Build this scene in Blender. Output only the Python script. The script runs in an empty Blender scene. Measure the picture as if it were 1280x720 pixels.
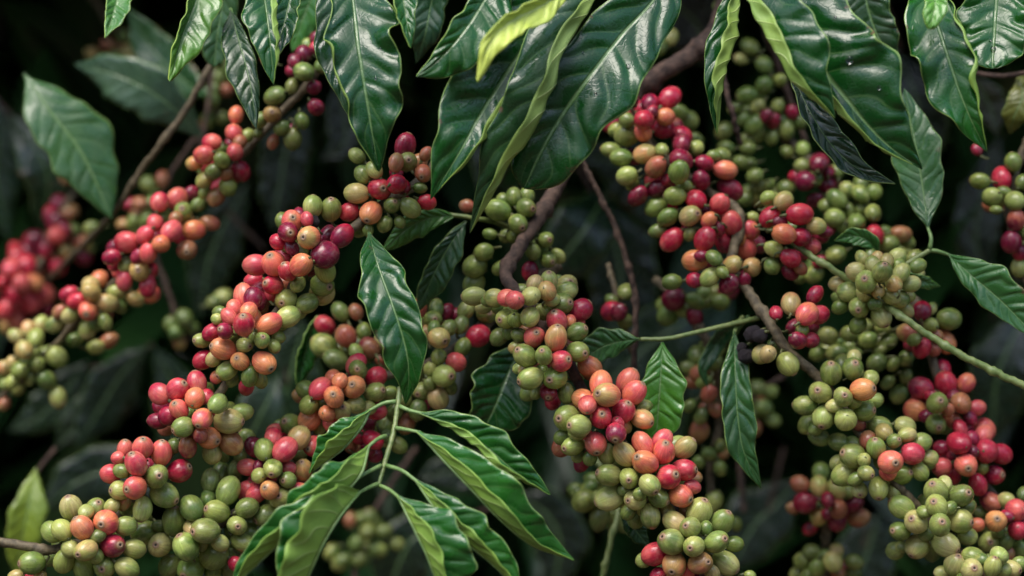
import bpy, math, random
import numpy as np
from mathutils import Vector, Matrix, Quaternion
random.seed(7)
rng = np.random.RandomState(7)
S = bpy.context.scene
COL = S.collection
PI = math.pi

# ------------------------------------------------------------------ camera
FOC, SENS, DIST, CAMZ = 0.085, 0.036, 1.46, 1.30
cam_d = bpy.data.cameras.new('camera')
cam = bpy.data.objects.new('camera', cam_d)
COL.objects.link(cam)
cam.location = (0, -DIST, CAMZ)
cam.rotation_euler = (PI / 2, 0, 0)
cam_d.lens = 85
cam_d.sensor_width = 36
cam_d.clip_start = 0.05
cam_d.clip_end = 500
cam_d.dof.use_dof = True
cam_d.dof.focus_distance = DIST - 0.012
cam_d.dof.aperture_fstop = 3.2
S.camera = cam

# ------------------------------------------------------------------ sky, sun, exposure
SUN_EL, SUN_AZ = math.radians(60), math.radians(205)
w = bpy.data.worlds.new('World')
S.world = w
w.use_nodes = True
nt = w.node_tree
bg = nt.nodes['Background']
sky = nt.nodes.new('ShaderNodeTexSky')
sky.sky_type = 'NISHITA'
sky.sun_disc = False
sky.sun_elevation = SUN_EL
sky.sun_rotation = SUN_AZ
sky.air_density = 1.0
sky.dust_density = 2.5
nt.links.new(sky.outputs[0], bg.inputs[0])
bg.inputs[1].default_value = 0.12
sd = bpy.data.lights.new('sun', 'SUN')
sd.energy = 1.25
sd.angle = math.radians(38)
sd.color = (1.0, 0.96, 0.9)
sun = bpy.data.objects.new('sun', sd)
COL.objects.link(sun)
sv = Vector((math.sin(SUN_AZ) * math.cos(SUN_EL), math.cos(SUN_AZ) * math.cos(SUN_EL), math.sin(SUN_EL)))
sun.rotation_euler = sv.to_track_quat('Z', 'Y').to_euler()
S.view_settings.view_transform = 'Standard'
S.view_settings.look = 'None'
S.view_settings.exposure = 1.42
S.view_settings.gamma = 1.0

# ------------------------------------------------------------------ helpers
def at(px, py, d=0.0):
    """photo pixel (1280x720) and metres behind the focal plane -> point of the place"""
    k = (DIST + d) * SENS / FOC / 1280.0
    return Vector(((px - 640) * k, d, (360 - py) * k + CAMZ))
def pxs(d=0.0):
    return (DIST + d) * SENS / FOC / 1280.0

def mesh_obj(name, verts, faces, mats, parent=None, smooth=True, midx=None, uvs=None):
    me = bpy.data.meshes.new(name)
    me.from_pydata([tuple(v) for v in verts], [], faces)
    for m in (mats if isinstance(mats, (list, tuple)) else [mats]):
        me.materials.append(m)
    if midx is not None:
        me.polygons.foreach_set('material_index', midx)
    if smooth:
        me.polygons.foreach_set('use_smooth', [True] * len(me.polygons))
    if uvs is not None:
        uv = me.uv_layers.new(name='UVMap')
        li = np.zeros(len(me.loops), dtype=np.int32)
        me.loops.foreach_get('vertex_index', li)
        uv.data.foreach_set('uv', np.asarray(uvs, dtype=np.float32)[li].ravel())
    me.update()
    o = bpy.data.objects.new(name, me)
    COL.objects.link(o)
    if parent is not None:
        o.parent = parent
        o.matrix_parent_inverse = Matrix.Identity(4)
    return o

def thing(name, label, cat, loc, group=None):
    o = bpy.data.objects.new(name, None)
    o.empty_display_size = 0.02
    o.location = loc
    COL.objects.link(o)
    o['label'] = label
    o['category'] = cat
    if group:
        o['group'] = group
    return o

def world_loc(o):
    v = Vector(o.location)
    p = o.parent
    while p is not None:
        v = v + Vector(p.location)
        p = p.parent
    return v

def spline(pts, n):
    """Catmull-Rom through pts (k-dim), n samples, roughly even"""
    P = np.array(pts, dtype=float)
    if len(P) == 2:
        t = np.linspace(0, 1, n)[:, None]
        return P[0] * (1 - t) + P[1] * t
    E = np.vstack([2 * P[0] - P[1], P, 2 * P[-1] - P[-2]])
    seg = np.linalg.norm(np.diff(P, axis=0), axis=1)
    cum = np.concatenate([[0], np.cumsum(seg)])
    out = []
    for s in np.linspace(0, cum[-1], n):
        i = min(max(int(np.searchsorted(cum, s) - 1), 0), len(seg) - 1)
        u = (s - cum[i]) / max(seg[i], 1e-9)
        p0, p1, p2, p3 = E[i], E[i + 1], E[i + 2], E[i + 3]
        out.append(0.5 * ((2 * p1) + (-p0 + p2) * u + (2 * p0 - 5 * p1 + 4 * p2 - p3) * u * u + (-p0 + 3 * p1 - 3 * p2 + p3) * u ** 3))
    return np.array(out)

def tube_data(pts, radii, sides=8, rough=0.0, base=0):
    """verts, faces of a closed tapered tube through 3-D pts"""
    V, F = [], []
    n = len(pts)
    P = [Vector(p) for p in pts]
    up = Vector((0.13, 0.9, 0.31)).normalized()
    for i in range(n):
        t = (P[min(i + 1, n - 1)] - P[max(i - 1, 0)])
        if t.length < 1e-9: t = Vector((0, 0, 1))
        t.normalize()
        a = t.cross(up)
        if a.length < 1e-3: a = t.cross(Vector((1, 0, 0)))
        a.normalize()
        b = t.cross(a)
        for k in range(sides):
            th = 2 * PI * k / sides
            r = radii[i] * (1 + rough * (rng.rand() - 0.5))
            V.append(P[i] + (a * math.cos(th) + b * math.sin(th)) * r)
    for i in range(n - 1):
        for k in range(sides):
            k2 = (k + 1) % sides
            F.append((base + i * sides + k, base + i * sides + k2, base + (i + 1) * sides + k2, base + (i + 1) * sides + k))
    V.append(P[0]); V.append(P[-1])
    c0, c1 = base + n * sides, base + n * sides + 1
    for k in range(sides):
        k2 = (k + 1) % sides
        F.append((c0, base + k2, base + k))
        F.append((c1, base + (n - 1) * sides + k, base + (n - 1) * sides + k2))
    return V, F

# ------------------------------------------------------------------ materials
def new_mat(name):
    m = bpy.data.materials.new(name)
    m.use_nodes = True
    t = m.node_tree
    b = t.nodes['Principled BSDF']
    return m, t, b, t.nodes.new, t.links.new

def mathn(t, op, a=None, b=None, clamp=False):
    n = t.nodes.new('ShaderNodeMath'); n.operation = op; n.use_clamp = clamp
    for i, v in enumerate((a, b)):
        if v is None: continue
        if isinstance(v, (int, float)): n.inputs[i].default_value = v
        else: t.links.new(v, n.inputs[i])
    return n.outputs[0]

def mixc(t, fac, a, b, mode='MIX'):
    n = t.nodes.new('ShaderNodeMix'); n.data_type = 'RGBA'; n.blend_type = mode
    for sock, v in ((n.inputs[0], fac), (n.inputs[6], a), (n.inputs[7], b)):
        if isinstance(v, (int, float)): sock.default_value = v
        elif isinstance(v, tuple): sock.default_value = v if len(v) == 4 else (*v, 1)
        else: t.links.new(v, sock)
    return n.outputs[2]

def ramp(t, fac, stops):
    n = t.nodes.new('ShaderNodeMapRange'); n.interpolation_type = 'SMOOTHSTEP'
    t.links.new(fac, n.inputs[0])
    n.inputs[1].default_value, n.inputs[2].default_value = stops[0], stops[1]
    n.inputs[3].default_value, n.inputs[4].default_value = (stops[2], stops[3]) if len(stops) > 2 else (0, 1)
    return n.outputs[0]

def cherry_material():
    m, t, b, N, L = new_mat('cherry_skin')
    info = N('ShaderNodeObjectInfo')
    at2 = N('ShaderNodeAttribute'); at2.attribute_type = 'OBJECT'; at2.attribute_name = 'blush'
    tc = N('ShaderNodeTexCoord')
    sep = N('ShaderNodeSeparateXYZ'); L(tc.outputs['Object'], sep.inputs[0])
    off = N('ShaderNodeVectorMath'); off.operation = 'ADD'
    comb = N('ShaderNodeCombineXYZ')
    sc = mathn(t, 'MULTIPLY', info.outputs['Random'], 57.0)
    L(sc, comb.inputs[0]); L(sc, comb.inputs[1])
    L(tc.outputs['Object'], off.inputs[0]); L(comb.outputs[0], off.inputs[1])
    # broad ripening patches
    n1 = N('ShaderNodeTexNoise'); L(off.outputs[0], n1.inputs['Vector']); n1.inputs['Scale'].default_value = 0.75; n1.inputs['Detail'].default_value = 2
    g = mathn(t, 'ADD', mathn(t, 'MULTIPLY', n1.outputs[0], 2.0), mathn(t, 'MULTIPLY', sep.outputs[2], 0.25))
    f1 = ramp(t, g, (0.72, 1.35))
    col = mixc(t, f1, info.outputs['Color'], at2.outputs['Color'])
    # lengthwise streaks
    ang = N('ShaderNodeMath'); ang.operation = 'ARCTAN2'; L(sep.outputs[0], ang.inputs[0]); L(sep.outputs[1], ang.inputs[1])
    cs = N('ShaderNodeCombineXYZ'); 
    nx = N('ShaderNodeVectorMath'); nx.operation = 'NORMALIZE'
    cxy = N('ShaderNodeCombineXYZ'); L(sep.outputs[0], cxy.inputs[0]); L(sep.outputs[1], cxy.inputs[1]); L(cxy.outputs[0], nx.inputs[0])
    s2 = N('ShaderNodeSeparateXYZ'); L(nx.outputs[0], s2.inputs[0])
    L(mathn(t, 'ADD', s2.outputs[0], sc), cs.inputs[0]); L(s2.outputs[1], cs.inputs[1]); L(mathn(t, 'MULTIPLY', sep.outputs[2], 0.16), cs.inputs[2])
    n2 = N('ShaderNodeTexNoise'); L(cs.outputs[0], n2.inputs['Vector']); n2.inputs['Scale'].default_value = 4.5; n2.inputs['Detail'].default_value = 3; n2.inputs['Roughness'].default_value = 0.6
    f2 = ramp(t, n2.outputs[0], (0.48, 0.66, 0, 0.5))
    light = mixc(t, 1.0, col, (1.5, 1.6, 1.5, 1), 'MULTIPLY')
    col = mixc(t, f2, col, light)
    f2b = ramp(t, n2.outputs[0], (0.3, 0.46, 0.28, 0))
    col = mixc(t, f2b, col, mixc(t, 1.0, col, (0.6, 0.5, 0.6, 1), 'MULTIPLY'))
    # pale waxy bloom in broad patches
    nb = N('ShaderNodeTexNoise'); L(off.outputs[0], nb.inputs['Vector']); nb.inputs['Scale'].default_value = 1.7; nb.inputs['Detail'].default_value = 5; nb.inputs['Roughness'].default_value = 0.7
    fb = ramp(t, nb.outputs[0], (0.45, 0.7, 0, 0.15))
    col = mixc(t, fb, col, (0.46, 0.37, 0.27, 1))
    # freckles and small scars
    n3 = N('ShaderNodeTexNoise'); L(off.outputs[0], n3.inputs['Vector']); n3.inputs['Scale'].default_value = 14; n3.inputs['Detail'].default_value = 2
    f3 = ramp(t, n3.outputs[0], (0.54, 0.7, 0, 0.5))
    col = mixc(t, f3, col, mixc(t, 1.0, col, (1.3, 1.5, 1.5, 1), 'MULTIPLY'))
    n4 = N('ShaderNodeTexNoise'); L(off.outputs[0], n4.inputs['Vector']); n4.inputs['Scale'].default_value = 3.1; n4.inputs['Detail'].default_value = 4; n4.inputs['Roughness'].default_value = 0.75
    f4 = ramp(t, n4.outputs[0], (0.645, 0.71, 0, 0.85))
    col = mixc(t, f4, col, (0.05, 0.022, 0.015, 1))
    # the dry brown disc left by the flower
    rr = N('ShaderNodeVectorMath'); rr.operation = 'LENGTH'; L(cxy.outputs[0], rr.inputs[0])
    top = ramp(t, sep.outputs[2], (0.3, 0.5))
    nn = mathn(t, 'ADD', rr.outputs['Value'], mathn(t, 'MULTIPLY', mathn(t, 'SUBTRACT', n3.outputs[0], 0.5), 0.14))
    disc = mathn(t, 'MULTIPLY', ramp(t, nn, (0.25, 0.34, 1, 0)), top)
    halo = mathn(t, 'MULTIPLY', ramp(t, nn, (0.25, 0.62, 0.6, 0)), top)
    col = mixc(t, halo, col, (0.22, 0.15, 0.05, 1))
    dcol = mixc(t, ramp(t, rr.outputs['Value'], (0.07, 0.14)), (0.015, 0.009, 0.006, 1), (0.27, 0.17, 0.10, 1))
    col = mixc(t, disc, col, dcol)
    L(col, b.inputs['Base Color'])
    L(mathn(t, 'ADD', mathn(t, 'ADD', 0.12, mathn(t, 'MULTIPLY', n3.outputs[0], 0.18)), mathn(t, 'MULTIPLY', disc, 0.35)), b.inputs['Roughness'])
    b.inputs['Subsurface Weight'].default_value = 0.05
    b.inputs['Subsurface Radius'].default_value = (0.35, 0.16, 0.06)
    b.inputs['Subsurface Scale'].default_value = 0.006
    b.inputs['Specular IOR Level'].default_value = 0.45
    bp = N('ShaderNodeBump'); bp.inputs['Strength'].default_value = 0.12; bp.inputs['Distance'].default_value = 0.0012
    L(mathn(t, 'ADD', n2.outputs[0], mathn(t, 'MULTIPLY', n3.outputs[0], 0.5)), bp.inputs['Height']); L(bp.outputs[0], b.inputs['Normal'])
    return m

def leaf_material(name, under=False):
    """uv.x along the leaf, uv.y = 0.5 + side/2; colour of the blade from the object's own colour"""
    m, t, b, N, L = new_mat(name)
    info = N('ShaderNodeObjectInfo')
    uv = N('ShaderNodeUVMap'); uv.uv_map = 'UVMap'
    sp = N('ShaderNodeSeparateXYZ'); L(uv.outputs[0], sp.inputs[0])
    s = mathn(t, 'ABSOLUTE', mathn(t, 'MULTIPLY', mathn(t, 'SUBTRACT', sp.outputs[1], 0.5), 2.0))
    bend = mathn(t, 'POWER', s, 1.25)
    ph = mathn(t, 'MULTIPLY', mathn(t, 'SUBTRACT', sp.outputs[0], mathn(t, 'MULTIPLY', bend, 0.15)), 9.0)
    ph = mathn(t, 'ADD', ph, mathn(t, 'MULTIPLY', mathn(t, 'GREATER_THAN', sp.outputs[1], 0.5), 0.38))
    d = mathn(t, 'ABSOLUTE', mathn(t, 'SUBTRACT', mathn(t, 'FRACT', ph), 0.5))   # 0.5 on the vein
    inv = mathn(t, 'SUBTRACT', 0.5, d)
    vein = mathn(t, 'MULTIPLY', ramp(t, inv, (0.0, 0.075, 1, 0)), ramp(t, s, (0.72, 0.97, 1, 0)))
    soft = ramp(t, inv, (0.0, 0.3, 1, 0))
    mid = ramp(t, s, (0.015, 0.07, 1, 0))
    edge = ramp(t, s, (0.955, 0.985))
    tc = N('ShaderNodeTexCoord')
    mp = N('ShaderNodeMapping'); L(tc.outputs['Object'], mp.inputs[0]); L(info.outputs['Random'], mp.inputs[1])
    n1 = N('ShaderNodeTexNoise'); L(mp.outputs[0], n1.inputs['Vector']); n1.inputs['Scale'].default_value = 22; n1.inputs['Detail'].default_value = 3
    n2 = N('ShaderNodeTexNoise'); L(mp.outputs[0], n2.inputs['Vector']); n2.inputs['Scale'].default_value = 90; n2.inputs['Detail'].default_value = 4
    vo = N('ShaderNodeTexVoronoi'); vo.feature = 'DISTANCE_TO_EDGE'; L(mp.outputs[0], vo.inputs['Vector']); vo.inputs['Scale'].default_value = 260
    net = ramp(t, vo.outputs[0], (0.0, 0.12, 1, 0))
    n5 = N('ShaderNodeTexNoise'); L(mp.outputs[0], n5.inputs['Vector']); n5.inputs['Scale'].default_value = 38; n5.inputs['Detail'].default_value = 5; n5.inputs['Roughness'].default_value = 0.7
    if not under:
        c = mixc(t, ramp(t, n1.outputs[0], (0.3, 0.7)), mixc(t, 1.0, info.outputs['Color'], (0.75, 0.8, 0.8, 1), 'MULTIPLY'), mixc(t, 1.0, info.outputs['Color'], (1.25, 1.2, 1.0, 1), 'MULTIPLY'))
        vc = mixc(t, 0.4, info.outputs['Color'], (0.16, 0.27, 0.09, 1))
        c = mixc(t, mathn(t, 'MULTIPLY', vein, 0.4), c, vc)
        c = mixc(t, mathn(t, 'MULTIPLY', mid, 0.75), c, (0.12, 0.21, 0.075, 1))
        c = mixc(t, edge, c, (0.15, 0.24, 0.07, 1))
        c = mixc(t, ramp(t, mathn(t, 'ADD', n5.outputs[0], ramp(t, s, (0.8, 1.0, 0, 0.07))), (0.665, 0.73, 0, 0.85)), c, (0.1, 0.05, 0.03, 1))
        L(c, b.inputs['Base Color'])
        # rain film: patches of low roughness
        wet = ramp(t, n2.outputs[0], (0.42, 0.62))
        L(mathn(t, 'ADD', 0.17, mathn(t, 'MULTIPLY', wet, 0.26)), b.inputs['Roughness'])
        b.inputs['Specular IOR Level'].default_value = 0.48
        h = mathn(t, 'ADD', mathn(t, 'MULTIPLY', soft, -0.35), mathn(t, 'MULTIPLY', n2.outputs[0], 0.6))
        h = mathn(t, 'ADD', h, mathn(t, 'MULTIPLY', net, -0.07))
        h = mathn(t, 'ADD', h, mathn(t, 'MULTIPLY', mid, -0.8))
        bp = N('ShaderNodeBump'); bp.inputs['Strength'].default_value = 0.55; bp.inputs['Distance'].default_value = 0.0012
    else:
        base = mixc(t, 0.5, mixc(t, 1.0, info.outputs['Color'], (4.0, 2.6, 2.6, 1), 'MULTIPLY'), (0.30, 0.41, 0.08, 1))
        c = mixc(t, ramp(t, n1.outputs[0], (0.3, 0.7)), base, mixc(t, 1.0, base, (1.25, 1.15, 1.0, 1), 'MULTIPLY'))
        c = mixc(t, mathn(t, 'MULTIPLY', vein, 0.5), c, (0.42, 0.5, 0.18, 1))
        c = mixc(t, mid, c, (0.44, 0.52, 0.2, 1))
        c = mixc(t, mathn(t, 'MULTIPLY', net, 0.12), c, (0.1, 0.16, 0.04, 1))
        c = mixc(t, ramp(t, n5.outputs[0], (0.72, 0.78, 0, 0.8)), c, (0.12, 0.07, 0.03, 1))
        L(c, b.inputs['Base Color'])
        b.inputs['Roughness'].default_value = 0.5
        h = mathn(t, 'ADD', mathn(t, 'MULTIPLY', vein, 0.8), mathn(t, 'MULTIPLY', n2.outputs[0], 0.35))
        bp = N('ShaderNodeBump'); bp.inputs['Strength'].default_value = 0.5; bp.inputs['Distance'].default_value = 0.001
    L(h, bp.inputs['Height']); L(bp.outputs[0], b.inputs['Normal'])
    return m

def simple_mat(name, c1, c2, scale, rough=0.6, bump=0.4, dist=0.001, stretch=None):
    m, t, b, N, L = new_mat(name)
    tc = N('ShaderNodeTexCoord')
    n1 = N('ShaderNodeTexNoise'); n1.inputs['Scale'].default_value = scale; n1.inputs['Detail'].default_value = 5; n1.inputs['Roughness'].default_value = 0.65
    L(tc.outputs['Object'], n1.inputs['Vector'])
    L(mixc(t, ramp(t, n1.outputs[0], (0.35, 0.68)), (*c1, 1), (*c2, 1)), b.inputs['Base Color'])
    b.inputs['Roughness'].default_value = rough
    bp = N('ShaderNodeBump'); bp.inputs['Strength'].default_value = bump; bp.inputs['Distance'].default_value = dist
    L(n1.outputs[0], bp.inputs['Height']); L(bp.outputs[0], b.inputs['Normal'])
    return m

M_CH = cherry_material()
M_LT = leaf_material('leaf_upper_side')
M_LU = leaf_material('leaf_under_side', True)
M_MID = simple_mat('leaf_rib', (0.10, 0.19, 0.05), (0.19, 0.29, 0.10), 300, 0.45, 0.2)
M_BARK = simple_mat('brown_bark', (0.028, 0.016, 0.012), (0.10, 0.06, 0.042), 160, 0.85, 0.8, 0.0015)
M_TWIG = simple_mat('tan_twig', (0.055, 0.042, 0.022), (0.16, 0.125, 0.07), 220, 0.7, 0.6, 0.001)
M_GREEN = simple_mat('green_stem', (0.10, 0.155, 0.04), (0.21, 0.25, 0.085), 180, 0.45, 0.3, 0.0008)
M_STALK = simple_mat('stalk', (0.06, 0.08, 0.025), (0.14, 0.14, 0.05), 300, 0.6, 0.3)
M_DRY = simple_mat('dried_flower_remains', (0.006, 0.004, 0.006), (0.035, 0.022, 0.03), 350, 0.9, 1.0, 0.002)
# ------------------------------------------------------------------ cherries: one mesh of each shape, shared by all
def cherry_mesh(k):
    r_ = np.random.RandomState(40 + k)
    el = [1.27, 1.18, 1.34, 1.14, 1.22, 1.3][k % 6]
    a2, a3 = r_.uniform(0.02, 0.06), r_.uniform(0.01, 0.03)
    p2, p3 = r_.uniform(0, 6), r_.uniform(0, 6)
    sides = 22
    prof = []
    for f in (0.0, 4.0, 7.0, 9.5, 12.5, 17.0):
        ph = math.radians(f * 1.35)
        rr, zz = math.sin(ph), math.cos(ph)
        dz = {0.0: -0.045, 4.0: -0.04, 7.0: 0.022, 9.5: 0.03, 12.5: -0.01, 17.0: -0.006}[f]
        prof.append((rr, zz * el + dz))
    for f in np.linspace(27, 172, 13):
        ph = math.radians(f)
        c = math.cos(ph)
        rr = math.sin(ph) * (1.0 - 0.04 * (c < 0) * abs(c))
        prof.append((rr, c * el))
    V = [(0, 0, prof[0][1])]
    for (rr, zz) in prof[1:]:
        for i in range(sides):
            th = 2 * PI * i / sides
            wob = 1 + a2 * math.cos(2 * th + p2) + a3 * math.cos(3 * th + p3)
            V.append((rr * wob * math.cos(th), rr * wob * math.sin(th), zz))
    V.append((0, 0, -el + 0.02))
    F = []
    n = len(prof) - 1
    for i in range(sides):
        F.append((0, 1 + i, 1 + (i + 1) % sides))
    for j in range(n - 1):
        for i in range(sides):
            a = 1 + j * sides
            i2 = (i + 1) % sides
            F.append((a + i, a + sides + i, a + sides + i2, a + i2))
    last = len(V) - 1
    a = 1 + (n - 1) * sides
    for i in range(sides):
        F.append((last, a + (i + 1) % sides, a + i))
    me = bpy.data.meshes.new('cherry')
    me.from_pydata(V, [], F)
    me.materials.append(M_CH)
    me.polygons.foreach_set('use_smooth', [True] * len(me.polygons))
    me.update()
    return me, el
CH = [cherry_mesh(k) for k in range(6)]

def dried_mesh():
    r_ = np.random.RandomState(5)
    V, F = [], []
    n, s = 9, 12
    for j in range(n + 1):
        ph = PI * j / n
        for i in range(s):
            th = 2 * PI * i / s
            r = 1 + 0.28 * (r_.rand() - 0.5) + 0.1 * math.cos(5 * th)
            V.append((math.sin(ph) * math.cos(th) * r, math.sin(ph) * math.sin(th) * r, math.cos(ph) * 1.1 * (1 + 0.1 * (r_.rand() - .5))))
    for j in range(n):
        for i in range(s):
            F.append((j * s + i, (j + 1) * s + i, (j + 1) * s + (i + 1) % s, j * s + (i + 1) % s))
    me = bpy.data.meshes.new('dried_cherry')
    me.from_pydata(V, [], F)
    me.materials.append(M_DRY)
    me.polygons.foreach_set('use_smooth', [True] * len(me.polygons))
    return me
DRIED = dried_mesh()

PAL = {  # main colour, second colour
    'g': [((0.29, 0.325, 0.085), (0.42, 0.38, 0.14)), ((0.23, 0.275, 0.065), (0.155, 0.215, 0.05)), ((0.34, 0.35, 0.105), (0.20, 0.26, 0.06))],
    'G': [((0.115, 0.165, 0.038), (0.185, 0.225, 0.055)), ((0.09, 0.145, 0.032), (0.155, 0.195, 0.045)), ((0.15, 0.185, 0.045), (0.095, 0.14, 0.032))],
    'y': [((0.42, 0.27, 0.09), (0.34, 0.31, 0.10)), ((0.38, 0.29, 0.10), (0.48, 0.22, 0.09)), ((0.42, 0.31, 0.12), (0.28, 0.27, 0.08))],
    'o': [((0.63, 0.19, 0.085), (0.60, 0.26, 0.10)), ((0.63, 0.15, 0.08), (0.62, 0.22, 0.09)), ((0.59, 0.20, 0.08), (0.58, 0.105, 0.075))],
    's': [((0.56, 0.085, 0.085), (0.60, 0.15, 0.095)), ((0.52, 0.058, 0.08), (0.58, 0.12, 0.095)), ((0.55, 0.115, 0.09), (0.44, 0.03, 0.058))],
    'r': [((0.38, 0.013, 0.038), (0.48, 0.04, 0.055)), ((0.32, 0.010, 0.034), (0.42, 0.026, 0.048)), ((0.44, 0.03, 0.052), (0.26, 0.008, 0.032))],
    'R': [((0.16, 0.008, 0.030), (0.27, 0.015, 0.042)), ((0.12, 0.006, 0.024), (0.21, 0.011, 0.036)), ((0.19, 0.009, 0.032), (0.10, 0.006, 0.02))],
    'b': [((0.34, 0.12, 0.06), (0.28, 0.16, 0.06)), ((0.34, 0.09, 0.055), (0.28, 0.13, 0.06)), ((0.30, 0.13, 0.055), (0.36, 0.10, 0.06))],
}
ALL = []      # every cherry: dict
CLUSTERS = []
def cluster(branch, tile, depth, text, dim=1.0):
    """cherries read off the photo: x, y, radius, colour [, x, y of the flower scar]"""
    oy, ox = int(tile[0]) * 180, int(tile[1]) * 320
    cl = dict(branch=branch, depth=depth, items=[])
    add_to(cl, tile, text, depth, dim)
    CLUSTERS.append(cl)
    return cl
def add_to(cl, tile, text, depth=None, dim=1.0):
    oy, ox = int(tile[0]) * 180, int(tile[1]) * 320
    for k, tok in enumerate(text.split(';')):
        tok = tok.strip()
        if not tok: continue
        f = [q.strip() for q in tok.split(',')]
        x, y, r = float(f[0]), float(f[1]), float(f[2])
        c = dict(x=ox + x / 4, y=oy + y / 4, r=r / 4, c=f[3], d0=cl['depth'] if depth is None else depth, order=len(cl['items']), nav=None, cl=cl)
        if len(f) > 5:
            c['nav'] = ((float(f[4]) - x) / r, (float(f[5]) - y) / r)
        cl['items'].append(c)
        ALL.append(c)

def fill():
    """filler cherries added behind the gaps of a cluster, in darker colours that stand for shade"""
    for cl in CLUSTERS:
        it = list(cl['items'])
        rm = float(np.median([c['r'] for c in it]))
        for c in it:
            if random.random() > 0.75 or c['c'] == 'p': continue
            a = random.uniform(0, 2 * PI)
            x, y = c['x'] + math.cos(a) * c['r'] * 1.15, c['y'] + math.sin(a) * c['r'] * 1.15
            nb = sum(1 for q in it if math.hypot(q['x'] - x, q['y'] - y) < 2.1 * rm)
            gap = min(math.hypot(q['x'] - x, q['y'] - y) / q['r'] for q in ALL)
            if nb < 3 or gap < 0.66: continue
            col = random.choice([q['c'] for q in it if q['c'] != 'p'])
            col = {'s': 'r', 'r': 'R', 'o': 'b', 'g': 'G', 'y': 'g'}.get(col, col)  # deeper tone per cherry: shade put into the skin colour
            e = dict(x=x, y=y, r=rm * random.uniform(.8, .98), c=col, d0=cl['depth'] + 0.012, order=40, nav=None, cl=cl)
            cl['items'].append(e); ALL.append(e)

def settle():
    """give every cherry its depth: a cluster bulges towards the viewer, neighbours touch, none sinks into another"""
    for cl in CLUSTERS:
        it = cl['items']
        cx = np.mean([c['x'] for c in it]); cy = np.mean([c['y'] for c in it])
        R = max(18.0, np.percentile([math.hypot(c['x'] - cx, c['y'] - cy) for c in it], 85) + 6)
        cl['c'] = (cx, cy, R)
        for c in it:
            q = min(1.0, math.hypot(c['x'] - cx, c['y'] - cy) / R)
            c['z'] = c['d0'] / pxs(c['d0']) - min(R, 38) * 0.75 * math.sqrt(1 - q * q) + c['order'] * 0.12 + (26 if c['order'] == 40 else 0)
    n = len(ALL)
    X = np.array([[c['x'], c['y']] for c in ALL]); r = np.array([c['r'] for c in ALL]); Z = np.array([c['z'] for c in ALL])
    r = np.where(r < 9, 9, r) * 0.97
    dx = X[:, None] - X[None]
    D2 = (dx ** 2).sum(-1)
    RR = r[:, None] + r[None]
    near = (D2 < (RR * 0.98) ** 2) & ~np.eye(n, dtype=bool)
    need = np.sqrt(np.maximum((RR * 0.985) ** 2 - D2, 0))
    need = np.minimum(need, RR * 0.9)
    I, J = np.where(np.triu(near))
    for itn in range(90):
        dz = Z[J] - Z[I]
        sgn = np.where(dz >= 0, 1.0, -1.0)
        lack = need[I, J] - np.abs(dz)
        m = lack > 0
        if not m.any(): break
        push = np.where(m, lack * 0.25, 0) * sgn
        np.add.at(Z, J, push); np.add.at(Z, I, -push)
    for c, z in zip(ALL, Z):
        c['d'] = z * pxs(c['d0'])

BR = {}
def near_on(poly, p):
    best, bd = None, 1e9
    for a, b in zip(poly[:-1], poly[1:]):
        ab = b - a
        t = max(0.0, min(1.0, (p - a).dot(ab) / max(ab.length_squared, 1e-12)))
        q = a + ab * t
        if (q - p).length < bd: best, bd = q, (q - p).length
    return best

def stem_mesh(name, pts, radii, mat, parent, rough=0.12, nodes=True, n=None):
    n = n or max(10, int(len(pts) * 9))
    P = spline(pts, n)
    Rr = np.interp(np.linspace(0, 1, n), np.linspace(0, 1, len(radii)), radii)
    out = np.array(Rr)
    if nodes:
        step = max(8, n // 7)
        for k in range(5, n - 2, step):
            out[k] *= 1.4
            out[k - 1] *= 1.12; out[k + 1] *= 1.15
    P = P + (rng.rand(n, 3) - 0.5) * (0.0009 if nodes else 0.00025)
    org = Vector(P[0]) 
    V, F = tube_data(P, out, 10, rough)
    base = world_loc(parent)
    o = mesh_obj(name, [v - org for v in V], F, mat, parent)
    o.location = org - base
    return o, [Vector(p) for p in P]

def branch(key, label, pts, radii, mat, cat='coffee branch', name='coffee_branch', group='coffee branches laden with cherries'):
    """pts: photo x, y, depth; radii in metres"""
    P = [at(*p) for p in pts]
    t = thing(name, label, cat, P[0], group)
    o, poly = stem_mesh('stem', [tuple(p) for p in P], radii, mat, t)
    BR[key] = dict(root=t, poly=poly)
    return t

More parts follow.
